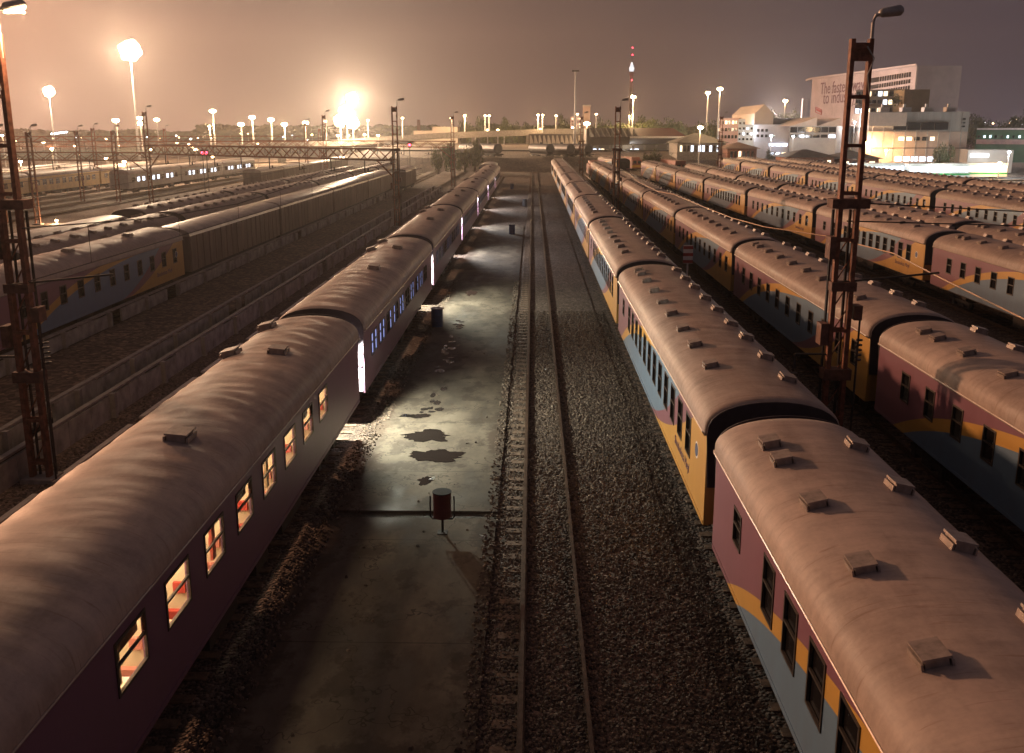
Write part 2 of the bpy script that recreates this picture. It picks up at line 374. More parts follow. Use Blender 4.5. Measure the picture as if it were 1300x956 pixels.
# ------------------------------------------------------------------ coach parts
def roof_profile(x, W=1.47):  # half ellipse from the eave
    t = max(0, 1-(abs(x)/W)**2.3); return 3.12+.78*t**.62
def roof_mesh(L, amp, seed, nx=26, ny=150, mat=roofA):
    b = MB(); n = Vector
    for j in range(ny+1):
        y = -L/2+L*j/ny
        end = min(1, (L/2-abs(y))/.38); dip = (1-math.sqrt(max(0, 1-(1-end)**2)))
        for i in range(nx+1):
            a = math.pi*i/nx; x = -1.47*math.cos(a); z = 3.12+.76*max(0,math.sin(a))**.72
            w = math.sin(a)
            r = noise.noise(n((x*.45+seed, y*2.1+x*.8, seed)))*1.0+noise.noise(n((x*.9, y*.7+x*.5, seed+9)))*.8
            r += .8*noise.noise(n((x*.5+4, (y+.35*x)*1.1+seed, 3)))+.12*math.sin((y+.25*x*x)*2*math.pi/.7+4*noise.noise(n((x, y*.3, seed))))
            if amp > .015: r -= 1.3*abs(noise.noise(n((x*.55, y*1.5+.45*x, seed+2))))+.7*abs(noise.noise(n((x*.8+3, y*2.6-.5*x, seed+4))))
            z += amp*r*min(1, w*1.6)
            b.v.append((x*(1-.02*dip), y, z-.16*dip*w-.0))
    for j in range(ny):
        for i in range(nx):
            q = j*(nx+1)+i; b.f.append((q, q+1, q+nx+2, q+nx+1))
    # end caps and soffit lips
    for j in (0, ny):
        row = [j*(nx+1)+i for i in range(nx+1)]
        b.f.append(tuple(row if j else row[::-1]))
    q = len(b.v)
    for s in (-1, 1):
        b.box(min(s*1.47, s*1.40), max(s*1.47, s*1.40), -L/2+.01, L/2-.01, 3.07, 3.121)
    return b.mesh('roof', mat, True)
def body_mesh(L, wins, mat):
    b = MB(); W = 1.40; z0, z1 = 1.0, 3.10; T = .07
    for s in (-1, 1):
        ws = sorted(wins[s]); y = -L/2
        def q(ya, yb, za, zb, x=W): b.quad(*([(s*x, ya, za), (s*x, yb, za), (s*x, yb, zb), (s*x, ya, zb)][::s]))
        for (yc, w, zc, h) in ws:
            ya, yb, za, zb = yc-w/2, yc+w/2, zc-h/2, zc+h/2
            q(y, ya, z0, z1); q(ya, yb, z0, za); q(ya, yb, zb, z1)
            xi, xo = s*(W-T), s*W
            b.quad((xi,ya,za),(xo,ya,za),(xo,ya,zb),(xi,ya,zb)); b.quad((xi,yb,za),(xo,yb,za),(xo,yb,zb),(xi,yb,zb))
            b.quad((xi,ya,za),(xi,yb,za),(xo,yb,za),(xo,ya,za)); b.quad((xi,ya,zb),(xi,yb,zb),(xo,yb,zb),(xo,ya,zb))
            y = yb
        q(y, L/2, z0, z1)
        # waist and sole mouldings
        b.box(min(s*W, s*(W+.015)), max(s*W, s*(W+.015)), -L/2+.02, L/2-.02, 1.0, 1.09)
    for e in (-1, 1):
        y = e*L/2; pts = [(-W, y, z0), (W, y, z0), (W, y, z1)]
        for k in range(1, 12):
            a = math.pi*k/12; pts.append((W*math.cos(a), y, 3.10+.70*max(0,math.sin(a))**.72))
        pts.append((-W, y, z1)); b.quad(*pts)
        # corner pillars
        for s in (-1, 1): b.box(min(s*W, s*(W-.12)), max(s*W, s*(W-.12)), min(y, y+e*.05), max(y, y+e*.05), 1.0, 3.05)
    b.quad((-W,-L/2,1.0),(W,-L/2,1.0),(W,L/2,1.0),(-W,L/2,1.0))
    return b.mesh('body', mat)
def frame_mesh(w, h, slider=True):
    b = MB(); t = .045; d = .022
    b.box(-d, d, -w/2, -w/2+t, -h/2, h/2).box(-d, d, w/2-t, w/2, -h/2, h/2).box(-d, d, -w/2+t, w/2-t, -h/2, -h/2+t).box(-d, d, -w/2+t, w/2-t, h/2-t, h/2)
    if slider: b.box(-d*.8, d*.8, -w/2+t, w/2-t, .02, .06)
    return b.mesh('window', framem)
def pane_mesh(w, h, m): return MB().box(-.006, .006, -w/2+.02, w/2-.02, -h/2+.02, h/2-.02).mesh('pane', m)
vent_me = None
def vent_mesh():
    b = MB(); b.box(-.17, .17, -.22, .22, -.05, .13); b.box(-.21, .21, -.25, .25, .13, .165)
    b.box(-.235, -.20, -.24, .24, .0, .10); b.box(.20, .235, -.24, .24, .0, .10)
    return b.mesh('roof_vent', M('vent_metal', (.33, .27, .24), .55, .2, .3, 6, .2))
vent_me = vent_mesh()
def bogie_mesh():
    b = MB()
    for s in (-1, 1):
        x = s*.95; b.box(x-.07, x+.07, -1.25, 1.25, .42, .62); b.box(x-.09, x+.09, -.35, .35, .30, .50)
        for yy in (-.95, .95): b.box(x-.10, x+.10, yy-.14, yy+.14, .28, .62)
    b.box(-.9, .9, -.25, .25, .5, .8)
    return b.mesh('bogie', under)
def wheel_mesh():
    b = MB()
    for s in (-1, 1): b.tube([(s*.60, 0, 0), (s*.60+s*-.10, 0, 0)], .42, 20); b.tube([(s*.50, 0, 0), (s*.48, 0, 0)], .45, 20)
    b.tube([(-.6, 0, 0), (.6, 0, 0)], .07, 8)
    return b.mesh('wheelset', M('wheel_steel', (.07, .05, .04), .6, .4, .3, 6, .1))
bog_me, wh_me = bogie_mesh(), wheel_mesh()
def door_mesh(): # side door at car end
    b = MB(); b.box(-.03, .03, -.36, .36, 1.08, 2.95); b.box(-.04, .04, -.2, .2, 2.0, 2.7); b.box(-.05, .05, .26, .29, 1.5, 2.1)
    return b.mesh('door', M('door_paint', (.20, .13, .10), .5, 0, .3, 3, .1))
def gang_mesh():
    b = MB()
    for k in range(5):
        w = .55+(.03 if k % 2 else 0); y0, y1 = .02+k*.1, .02+(k+1)*.1
        b.box(-w, -w+.08, y0, y1, 1.05, 3.1+(.03 if k%2 else 0)); b.box(w-.08, w, y0, y1, 1.05, 3.1+(.03 if k%2 else 0)); b.box(-w+.08, w-.08, y0, y1, 3.0, 3.1+(.03 if k%2 else 0))
        b.box(-w+.08, w-.08, y0, y1, 1.05, 1.1)
    b.quad((-.47,.01,1.1),(.47,.01,1.1),(.47,.01,3.0),(-.47,.01,3.0))
    return b.mesh('gangway_bellows', rubber)
def endpanel_mesh():
    b = MB(); pts = []
    for yy in (0, .03):
        pts.append([(1.36, yy, 1.9)]+[(1.42*math.cos(math.pi*k/16), yy, 3.08+.77*max(0, math.sin(math.pi*k/16))**.72) for k in range(17)]+[(-1.36, yy, 1.9)])
    n = len(pts[0]); b.v = pts[0]+pts[1]; b.f = [tuple(range(n))[::-1], tuple(range(n, 2*n))]+[(i, (i+1) % n, n+(i+1) % n, n+i) for i in range(n)]
    return b.mesh('end_panel', M('end_panel_paint', (.035,.025,.035), .7, 0, .3, 3, .1))  # near black: the shade of the coach gap is put into the colour
door_me, gang_me, endp_me = door_mesh(), gang_mesh(), endpanel_mesh()
def coupler_mesh():
    b = MB(); b.box(-.1, .1, 0, .5, .8, 1.0); b.box(-.17, .17, .35, .52, .74, 1.06); b.tube([(-.5, .02, .95), (-.5, .25, .55), (-.3, .45, .5)], .03, 6); b.tube([(.5, .02, .95), (.5, .25, .55), (.3, .45, .5)], .03, 6)
    return b.mesh('coupler', under)
coup_me = coupler_mesh()
def under_mesh(L):
    b = MB(); b.box(-1.15, 1.15, -L/2+.1, L/2-.1, .86, .995)
    for (yy, l, s) in ((-2.5, 1.6, 1), (.5, 1.2, -1), (2.5, 1.8, 1), (-1, 2.0, -1), (0, .9, 1)):
        b.box(min(s*.4, s*1.2), max(s*.4, s*1.2), yy-l/2, yy+l/2, .42, .86)
    b.tube([(-.1, -3.8, .65), (-.1, 3.8, .65)], .2, 10)
    return b.mesh('underframe', under)
LB = 20.75   # body length
under_me = under_mesh(LB)
def layout(kind):
    L = LB
    if kind == 'A':   # close pairs of tall windows, -X side reads far(+y) purple
        m = [(L/2-2.1, .62, 2.35, .7)]+[(L/2-4.4-1.28*k, .70, 2.33, 1.0) for k in range(12)]
        p = [(-a, w, z, h) for a, w, z, h in m]
    elif kind == 'B': # spaced smaller windows
        m = [(L/2-2.2-1.72*k, .62, 2.3, .85) for k in range(11)]
        p = [(-a, w, z, h) for a, w, z, h in m]
    elif kind == 'C': # premier coach with wide square windows
        m = [(L/2-5.0-1.72*k, 1.0, 2.45, .80) for k in range(8)]
        p = [(a, w, z, h) for a, w, z, h in m]
    elif kind == 'D': # narrow pairs
        m = [(L/2-2.6-1.75*k-d, .55, 2.3, .8) for k in range(10) for d in (0, .72)]
        p = [(a, w, z, h) for a, w, z, h in m]
    return {-1: m, 1: p}
KIND = {}
for k, mt in (('A', liv), ('B', liv), ('C', livp), ('D', livp)):
    lay = layout(k); KIND[k] = (lay, body_mesh(LB, lay, mt))
ROOFS = [roof_mesh(LB+.12, .006, 1.3), roof_mesh(LB+.12, .008, 5.1), roof_mesh(LB+.12, .005, 8.7)]
ROOFC = [roof_mesh(LB+.12, .024, 3.3, 30, 260, roofB), roof_mesh(LB+.12, .018, 6.6, 30, 200, roofB), roof_mesh(LB+.12, .018, 11, 28, 160, roofB)]
_fm = {}
def fm(w, h, pm):
    k = (w, h, pm.name)
    if k not in _fm: _fm[k] = (frame_mesh(w, h), pane_mesh(w, h, pm))
    return _fm[k]
lit_pane_cool = EM('lit_coach_glass_cool', (.35, .42, .85), .9)
ridge_me = MB().tube([(0, -LB/2+.1, 0), (0, LB/2-.1, 0)], .02, 6).mesh('gutter', M('gutter_metal', (.4, .33, .29), .35, .3, .2, 5, .05))
def coach(kind, x, y, rz, roof, label, group, detail=2, sc=.965, sidevis=(-1, 1), vents='rows', pm=None, seed=0, flip=False):
    rnd = random.Random(seed*17+3)
    t = thing('passenger_coach', label, 'train coach', (x, y, 0), rz+(math.pi if flip else 0), group)
    if sc != 1 and 'lit' not in group and 'right of the gravel' not in group: t.scale = (1, sc, 1)
    lay, bme = KIND[kind]
    link('body', bme, t); link('roof', roof, t)
    link('underframe', under_me, t)
    for yy in (-7.1, 7.1):
        bg = link('bogie', bog_me, t, (0, yy, 0))
        if detail > 1:
            for d in (-.95, .95): link('wheelset', wh_me, bg, (0, d, .45))
    for s in (-1, 1):
        if s not in sidevis: continue
        for i, (yc, w, zc, h) in enumerate(lay[s]):
            p = pm
            if p is None: p = gdark
            if isinstance(p, (list, tuple)): p = p[rnd.randrange(len(p))]
            fme, pme = fm(w, h, p)
            fo = link('window', fme, t, (s*1.395, yc, zc))
            if detail > 0: link('pane', pme, fo, (-s*.035, 0, 0))
            else: link('pane', pme, fo, (-s*.035, 0, 0))
        if detail > 0: link('gutter', ridge_me, t, (s*1.475, 0, 3.11))
    for e in (-1, 1):
        link('gangway_bellows', gang_me, t, (0, e*LB/2, 0), (0, 0, 0 if e > 0 else math.pi))
        link('end_panel', endp_me, t, (0, e*(LB/2+.075), 0), (0, 0, 0 if e > 0 else math.pi))
        if detail > 0: link('coupler', coup_me, t, (0, e*LB/2, 0), (0, 0, 0 if e > 0 else math.pi))
    vz = lambda xx: 3.12+.76*math.sqrt(max(0, 1-(xx/1.47)**2))**.72
    if vents == 'rows':
        for s, xx in ((-1, -.76), (1, .80)):
            ys = [LB/2-1.6-2.15*k for k in range(9)]
            if s == -1: ys[0:1] = [LB/2-1.6, LB/2-2.5]; ys[2:] = [LB/2-4.4-2.2*k for k in range(7)]
            tilt = math.atan(.22)*(-1 if s < 0 else 1)
            for yy in ys: link('roof_vent', vent_me, t, (xx, yy+rnd.uniform(-.08, .08), vz(xx)-.01), (0, tilt, rnd.uniform(-.05, .05))).scale = (.78, rnd.uniform(.7, .82), rnd.uniform(.8, 1.05))
    elif vents == 'few':
        for xx, yy in ((.33, -1.7), (.33, 5.2), (-1.0, 8.9), (-1.0, 5.5)):
            link('roof_vent', vent_me, t, (xx, yy, vz(xx)-.01), (0, math.atan(.26*xx), 0))
    return t
# lettering on the yellow coach ends
letm = M('lettering_paint', (.12, .06, .12), .5, 0, .1, 3, 0)
def coach_writing(t, s):
    me = text_mesh('Shosholoza Meyl', .34, letm)
    yy = s*(LB/2-3.1)
    link('lettering', me, t, (s*1.404, yy, 1.55), (R(90), 0, R(90) if s > 0 else R(-90)))
    lg = MB(); lg.tube([(0,0,0),(.006,0,0)], .2, 24)
    l = link('emblem', lg.mesh('emblem', whitep), t, (s*1.401, s*(LB/2-1.1), 2.35))
    lb = MB(); lb.tube([(0,0,0),(s*.012,0,0)], .15, 24)
    link('emblem_centre', lb.mesh('emblem_centre', M('emblem_blue', (.04,.08,.2), .5, 0, .1, 3, 0)), l)

# R1 ---- long train right of the gravel
P0 = 18.65
for i in range(-1, 8):
    yc = P0+21.9*i+21.9/2
    n = i+1
    t = coach('A' if i != 2 else 'B', 5.19, yc, 0, ROOFS[(i+1) % 3], f'{ORD[n]} coach in the purple, yellow and blue train just right of the gravel', 'coaches of the train right of the gravel', 2 if i < 2 else 1, seed=i+40)
    if i < 1: coach_writing(t, 1); coach_writing(t, -1)
# R2
for i in range(-1, 7):
    yc = 28.5+21.3*i+21.3/2-(i*.6)
    coach('B', 12.1, 28.5+20.95*i+20.95/2, 0, ROOFS[(i+2) % 3], f'{ORD[i+1]} coach from the camera in the second train right of the gravel', 'coaches of the second train on the right', 2 if i < 1 else 1, seed=i+70)
# R3
gy = 11.0; i = 0
while gy < 172:
    yc = gy+10.5; ang = -math.atan((r3x(gy+21)-r3x(gy))/21)
    tt = coach('B' if i % 2 else 'A', r3x(yc), yc, ang, ROOFS[i % 3], f'{ORD[i]} coach from the camera in the curving third train on the right', 'coaches of the third train on the right', 1, seed=i+90, sidevis=(-1,1))
    if i < 4: coach_writing(tt, -1)
    gy += 21.2; i += 1
for i in range(7):
    coach('B', 27.9, 17+21.3*i+10.5, 0, ROOFS[(i+1) % 3], f'{ORD[i]} coach from the camera in the fourth train on the right', 'coaches of the fourth train on the right', 0, seed=i+110)
for i in range(7):
    tt = coach('B', 41.0-.15*i, 51+21.1*i+10.5, 0, ROOFS[i % 3], f'{ORD[i]} coach from the camera in the fifth train on the right', 'coaches of the fifth train on the right', 0, seed=i+130, flip=False)
    if i < 3: coach_writing(tt, -1)
for i in range(7):
    coach('B', 45.6, 60+21.1*i+10.5, 0, ROOFS[(i+2) % 3], f'{ORD[i]} coach from the camera in the sixth train on the right', 'coaches of the sixth train on the right', 0, seed=i+150)
for i in range(6):
    coach('B', 52.3, 70+21.1*i+10.5, 0, ROOFS[i % 3], f'{ORD[i]} coach from the camera in the seventh, farthest train on the right', 'coaches of the seventh train on the right', 0, seed=i+170)
coach('A', 17.2, 203, .12, ROOFS[0], 'lone pale coach standing beyond the end of the third train on the right', 'coaches at the head of the yard', 0, seed=201)
# L1 ---- purple train with lit windows
lgap = [7.2-21.8+21.8, 29.1, 51.3, 72.8, 94.4, 116.0, 137.5]
lstart = [-14.6, 7.25, 29.1, 51.0, 72.8, 94.5, 116.2, 137.9]
litset = [gclear]
for i, ys in enumerate(lstart):
    k = 'C' if i < 2 else 'D'
    pm = gclear if i < 2 else [lit_pane_cool, gdark, lit_pane_cool]
    t = coach(k, -6.92, ys+10.9, 0, ROOFC[(0, 0, 1, 2, 1, 2, 1, 2)[i]], f'{ORD[i]} purple coach in the lit train left of the concrete strip' if i else 'purple coach running out of the picture under the camera', 'coaches of the lit purple train', 2 if i < 4 else 1, vents='few', pm=pm, seed=i)
    if k == 'C':   # compartment interior seen through the clear glass
        pb = MB(); pb.box(-.05, 0, -LB/2+.3, LB/2-.3, 1.1, 3.05)
        pb.box(-1.3, 1.3, -LB/2+.3, LB/2-.3, 1.05, 1.09); pb.box(-1.3, 1.3, -LB/2+.3, LB/2-.3, 3.03, 3.06)
        inn = pb.build('compartment_lining', creamm, t)
        for q in range(9):
            yy = LB/2-4.15-1.72*q
            link('compartment_wall', MB().box(0, 1.3, -.02, .02, 1.1, 3.02).mesh('compartment_wall', creamm), t, (0, yy, 0))
            if q < 8:
                st = MB(); st.box(.05, 1.2, -.74, -.55, 1.5, 2.1); st.box(.05, 1.2, -.55, -.2, 1.4, 1.52); st.box(.25,.6,-.78,-.70,2.25,2.5)
                link('seat', st.mesh('seat', seatm), t, (0, yy-.86, 0))
                cs = MB(); a_ = random.uniform(-.4, .2); cs.box(.75, 1.15, a_, a_+.3, 1.52, 1.8); link('cushion', cs.mesh('cushion', (seatm, M('linen', (.7,.65,.6),.8,0,.1,4,.1))[q % 2]), t, (0, yy-.86, 0))
                tbm = MB(); tbm.box(.95, 1.3, -.15, .15, 1.85, 1.89); link('table', tbm.mesh('table', creamm), t, (0, yy-.86, 0))
                link('headrest', MB().box(1.0, 1.2, -.09, -.02, 2.02, 2.2).box(.05, 1.1, -.12, -.02, 1.4, 1.7).mesh('headrest', (seatm, M('pink_vinyl', (.6,.22,.16),.6,0,.15,5,.1))[q % 2]), t, (0, yy, 0))
                if q % 3 == 1: link('blind', MB().box(1.26, 1.28, -.5, .5, 2.5, 2.86).mesh('blind', M('blind_cloth', (.35,.16,.10), .8, 0, .2, 6, .1)), t, (0, yy-.86, 0))
                cu = MB(); cu.box(1.24, 1.29, -.5, -.33, 2.05, 2.86)
                if q % 2: link('curtain', cu.mesh('curtain', curtain if q % 4 == 1 else M('curtain_beige',(.5,.35,.2),.8,0,.2,6,.2)), t, (0, yy-.86+random.uniform(0,.7), 0))
        L_ = bpy.data.lights.new('compartment_lamp', 'AREA'); L_.shape = 'RECTANGLE'; L_.size = .25; L_.size_y = LB-5; L_.energy = 650; L_.color = (1, .82, .62)
        lo = bpy.data.objects.new('compartment_lamp', L_); COL.objects.link(lo); lo.parent = t; lo.location = (.75, -1, 3.0)
    # vestibule tube at the far end
    if i > 0:
        tb = MB().box(1.0, 1.25, LB/2-.02, LB/2+.06, 2.95, 3.03).mesh('vestibule_lamp', E_tube)
        if i < 7: link('vestibule_lamp', tb, t)
        vp_ = MB().box(.72, 1.34, -LB/2-.075, -LB/2-.035, 1.05, 2.98).box(.98, 1.02, -LB/2-.10, -LB/2-.075, 1.05, 2.98).mesh('vestibule_panel', M('vestibule_paint', (.55,.48,.60), .5, 0, .12, 3, .05))  # pale panel added so the lit doorway reads as a bright column
        if i > 1: link('vestibule_panel', vp_, t)
        if i < 7:
            g = bpy.data.lights.new('vestibule_light', 'SPOT'); g.spot_size = R(158); g.spot_blend = .5; g.energy = [0, 3000, 2700, 2400, 2100, 1800, 1500][i]*1.0; g.color = (.97, 1.0, .82) if i < 3 else (.9, .9, .9); g.shadow_soft_size = .08
            go = bpy.data.objects.new('vestibule_light', g); COL.objects.link(go); go.parent = t; go.location = (1.24, LB/2+.52, 2.82); go.rotation_euler = Vector((.75, -.12, -1)).to_track_quat('-Z', 'Y').to_euler()
# L2, L3, L4 on the left
gvent = 'rows'
for i, yc in enumerate((20.2, 41.6)):
    t = coach('B', -22.4, (34.9, 55.9)[i]-10.9+2.0 if False else (24.0, 45.2)[i], 0, ROOFC[1], ('blue and yellow coach nearest the camera in the left yard, behind the tall left mast', 'purple, blue and yellow coach coupled to the brown goods vans at the left')[i], 'blue and yellow coaches at the left', 1, vents='few', seed=i+300)
    coach_writing(t, 1)
coach('B', -22.4, 2.8, 0, ROOFC[2], 'blue coach at the left picture edge behind the mast', 'blue and yellow coaches at the left', 1, vents='few', seed=303)
def van_mesh(L):
    b = MB(); b.box(-1.35, 1.35, -L/2, L/2, .95, 3.15)
    k = -L/2+.15
    while k < L/2:
        for s in (-1, 1): b.box(min(s*1.35, s*1.39), max(s*1.35, s*1.39), k-.03, k+.03, .97, 3.13)
        k += 1.15
    for s in (-1, 1): b.box(min(s*1.39, s*1.43), max(s*1.39, s*1.43), -1.1, 1.1, 1.1, 3.0)
    return b.mesh('van_body', vanm)
def van_roof(L):
    b = MB(); n = 14
    for y in (-L/2-.05, L/2+.05):
        for i in range(n+1):
            a = math.pi*i/n; b.v.append((-1.43*math.cos(a), y, 3.13+.55*max(0,math.sin(a))**.8))
    for i in range(n): b.f.append((i, i+1, n+2+i, n+1+i))
    b.f.append(tuple(range(n+1))[::-1]); b.f.append(tuple(range(n+1, 2*n+2)))
    m = b.mesh('van_roof', vanroof, False); return m
VL = 20.6; vb, vr = van_mesh(VL), van_roof(VL)
vb2, vr2 = van_mesh(13.0), van_roof(13.0)
def van(x, y, label, group, short=False, rz=0):
    t = thing('goods_van', label, 'goods van', (x, y, 0), rz, group)
    link('van_body', vb2 if short else vb, t); link('van_roof', vr2 if short else vr, t); link('underframe', MB().box(-1.1,1.1,-(6 if short else 10),(6 if short else 10),.6,.945).mesh('underframe', under), t)
    for d in ((-4.3, 4.3) if short else (-7.2, 7.2)): link('bogie', bog_me, t, (0, d, 0))
    return t
for i in range(4):
    van(-22.4, 57.2+21.2*i+9.6, f'{ORD[i]} brown goods van behind the blue and yellow coaches, pale curved roof', 'goods vans coupled behind the blue and yellow coaches')
van(-21.0, 152, 'end goods van of the left hand row, standing slightly apart', 'goods vans coupled behind the blue and yellow coaches', True)
for i in range(8):
    coach('B', -25.9, 12+21.2*i, 0, ROOFC[1+i % 2], f'{ORD[i]} roof from the camera in the second left train, its side hidden', 'coaches of the second left train', 0, vents='rows', seed=i+320)
for i in range(4):
    coach('B', -29.6, 78+21.2*i, 0, ROOFC[1+(i+1) % 2], f'{ORD[i]} coach from the camera in the third left train with a bright roof edge', 'coaches of the third left train', 0, vents='rows', seed=i+340)
for i in range(5):
    van(-29.6, 4+13.6*i, f'{ORD[i]} short brown wagon in front of the third left train', 'short wagons of the third left train', True)
# far yellow commuter train at the left and grey one
livY = M('yellow_train_paint', (.55, .33, .08), .5, 0, .2, 1, .1)
livG = M('pale_train_paint', (.40, .38, .36), .5, 0, .2, 1, .1)
def simple_coach(x, y, rz, m, label, group, lit=None):
    t = thing('commuter_coach', label, 'train coach', (x, y, 0), rz, group)
    k = m.name
    if k not in _fm:
        lay = {s: [(-8.6+1.9*q, 1.1, 2.25, .75) for q in range(10)] for s in (-1, 1)}
        _fm[k] = (body_mesh(LB, lay, m), lay)
    bme, lay = _fm[k]; link('body', bme, t); link('roof', ROOFS[0], t); link('underframe', under_me, t)
    for s in (-1, 1):
        for q, (yc, w, zc, h) in enumerate(lay[s]):
            fme, pme = fm(w, h, lit if (lit and q % 3) else gdark); fo = link('window', fme, t, (s*1.395, yc, zc)); link('pane', pme, fo, (-s*.035, 0, 0))
    for d in (-7, 7): link('bogie', bog_me, t, (0, d, 0))
    return t
for i in range(3):
    simple_coach(-71, 118+21.5*i, 0, livY, f'{ORD[i]} yellow commuter coach in the far left yard', 'yellow commuter coaches in the far left yard')
for i in range(3):
    simple_coach(-61, 148+21.5*i, 0, livG, f'{ORD[i]} pale commuter coach with lit windows beyond the left gantry', 'pale commuter coaches in the far left yard', E_winc)
for i in range(4):
    van(-84, 128+14*i, f'{ORD[i]} low goods wagon far off behind the yellow commuter train', 'goods wagons of the far left yard', True)
for i in range(5):
    van(-43, 150+14*i, f'{ORD[i]} goods wagon on the bare tracks beyond the first gantry', 'goods wagons beyond the first gantry', True)
# wagons at head of the yard
tankm = M('dark_wagon_paint', (.035, .035, .045), .55, 0, .3, 2, .1)
def tanker(x, y, rz, label, group, m=tankm):
    t = thing('tank_wagon', label, 'tank wagon', (x, y, 2.7), rz, group)
    b = MB(); b.tube([(0, -5.0, 2.2), (0, -4.7, 2.2), (0, 4.7, 2.2), (0, 5.0, 2.2)], [.8, 1.25, 1.25, .8], 18); b.tube([(0, 0, 3.4), (0, 0, 3.75)], .35, 12)
    b.build('tank', m, t); MB().box(-1.2, 1.2, -5.4, 5.4, .75, 1.0).build('underframe', under, t)
    for d in (-3.6, 3.6): link('bogie', bog_me, t, (0, d, 0))
for i, (u, v) in enumerate([(597, 197), (622, 200), (687, 196), (713, 196), (735, 197)]):
    p = atY(u, v+3, 240); tanker(p.x, p.y, R(28), ['dark tank wagon left of the lit train head', 'second dark tank wagon near the lit train head', 'dark tank wagon in front of the concrete fins', 'round dark tank wagon right of the one before the fins', 'tank wagon close behind the tall bare pole'][i], 'tank wagons across the head of the yard')
pb = atZ(619, 216, 0); vv = van(-8.0, 172, 'blue grey goods wagon standing beyond the end of the lit purple train', 'loose wagons', True)
for c in vv.children:
    if c.name.startswith('van_body'):
        c.data = c.data.copy(); c.data.materials[0] = M('wagon_blue_grey', (.10, .14, .17), .6, 0, .3, 2, .2)
redloc = M('locomotive_red', (.28, .07, .04), .6, 0, .25, 2, .1)
def loco(x, y, rz, label):
    t = thing('locomotive', label, 'locomotive', (x, y, 0), rz, 'locomotives at the head of the right hand trains')
    b = MB(); b.box(-1.3, 1.3, -7.5, 7.5, 1.0, 2.9); b.box(-1.05, 1.05, -6.8, 6.8, 2.9, 3.5); b.build('body', redloc, t)
    MB().box(-1.32, 1.32, -7.53, -7.4, 1.2, 1.7).box(-1.32, 1.32, 7.4, 7.53, 1.2, 1.7).build('buffer_beam', yellowp, t)
    w = MB()
    for e in (-1, 1):
        for s in (-.6, .6): w.box(s-.4, s+.4, min(e*7.5, e*7.53), max(e*7.5, e*7.53), 2.05, 2.7)
    w.build('windscreen', gdark, t)
    MB().bar((0, -1.5, 3.5), (0, .3, 4.3), .06).bar((0, .3, 4.3), (0, -1.3, 4.9), .06).bar((-.8, -1.3, 4.9), (.8, -1.3, 4.9), .06).build('pantograph', dsteel, t)
    for d in (-4.6, 4.6): link('bogie', bog_me, t, (0, d, 0))
loco(12.3, 186, 0, 'red brown locomotive ahead of the second train on the right')
loco(20.5, 222, R(25), 'dark red locomotive behind the lone pale coach')
loco(28.5, 196, R(8), 'red locomotive at the head of the fourth train on the right')

# ------------------------------------------------------------------ masts
def mast(x, y, label, h=12.0, arm=1, heavy=True, lampdir=1):
    t = thing('catenary_mast', label, 'mast', (x, y, -.2), 0, 'lattice catenary masts with lamp heads')
    MB().box(-.45, .45, -.35, .35, -.1, .12).build('footing', conc, t)
    b = MB()
    for s in (-1, 1):
        b.box(s*.235-.055, s*.235+.055, -.12, -.10, .12, h); b.box(s*.235-.055, s*.235-.04, -.10, .10, .12, h); b.box(s*.235+.04, s*.235+.055, -.10, .10, .12, h)
    b.build('channel', rust, t)
    r = MB(); z = .5
    while z < h-.2:
        r.box(-.19, .19, -.14, -.115, z, z+.09); r.box(-.19, .19, .115, .14, z, z+.09)
        z += 1.25
    r.box(-.2, .2, -.10, .10, h-.55, h-.1)
    z = .5
    while z < 6.4:
        r.bar((-.2, .12, z), (.2, .12, z+.72), .03); z += .72
    r.build('batten', rust, t)
    if heavy:
        for bx in ((-.5, .5, -.25, .25, 7.65, 7.9), (-.5, -.34, -.3, .1, 6.3, 6.9), (.34, .55, -.2, .2, 4.6, 5.0), (-.55, -.34, -.22, .2, 3.9, 4.5), (-.38, .38, -.22, .22, 2.9, 3.2), (-.34, .34, -.2, .2, 5.4, 5.65)):
            MB().box(*bx).build('switch_box', M('rusty_box', (.15,.07,.05), .8, .2, .5, 5, .4), t)
        l = MB()
        for s in (-.34, -.12, .12, .34): l.tube([(s, .16, .1), (s, .16, 7.6)], .042, 6)
        l.tube([(.5, -.18, .1), (.5, -.18, 4.6)], .03, 6)
        l.build('conduit', dsteel, t)
        c = MB(); c.bar((-.3, 0, 3.6), (-1.15, 0, 3.6), .05); c.bar((-1.15, 0, 3.6), (-1.15, 0, 3.2), .06)
        for k in range(4): c.tube([(-1.15, 0, 2.6+k*.14), (-1.15, 0, 2.64+k*.14)], .11, 10)
        for k in range(5): c.tube([(.58, -.05, 4.0-k*.14), (.58, -.05, 4.04-k*.14)], .09, 10)
        c.bar((-.33,0,5.6),(arm*2.6 if arm>0 else -2.6,0,5.9),.05); c.build('insulator_arm', dsteel, t)
    p = MB(); p.tube([(.26*lampdir, 0, h-.6), (.26*lampdir, 0, h+.4), (.32*lampdir, 0, h+.58), (.6*lampdir, 0, h+.64)], .045, 8)
    p.tube([(.1, -.18, h-.2), (.3, -.2, h-.5), (.16, -.2, h-.9), (.24, -.2, h-1.4)], .02, 6)
    p.build('lamp_arm', galv, t)
    g = MB(); g.tube([(.4*lampdir, 0, h+.62), (.48*lampdir, 0, h+.64), (.92*lampdir, 0, h+.70), (1.0*lampdir, 0, h+.70)], [.07, .12, .14, .08], 10)
    g.build('lamp_head', galv, t, smooth=True)
    return t
mR = mast(8.5, 25.4, 'rusty lattice mast with an unlit lamp head between the first two trains on the right', 12.0)
mast(8.5, 96, 'second rusty mast between the first two trains on the right', 12, heavy=True)
mast(8.5, 166, 'third, distant mast between the first two trains on the right', 12, heavy=True)
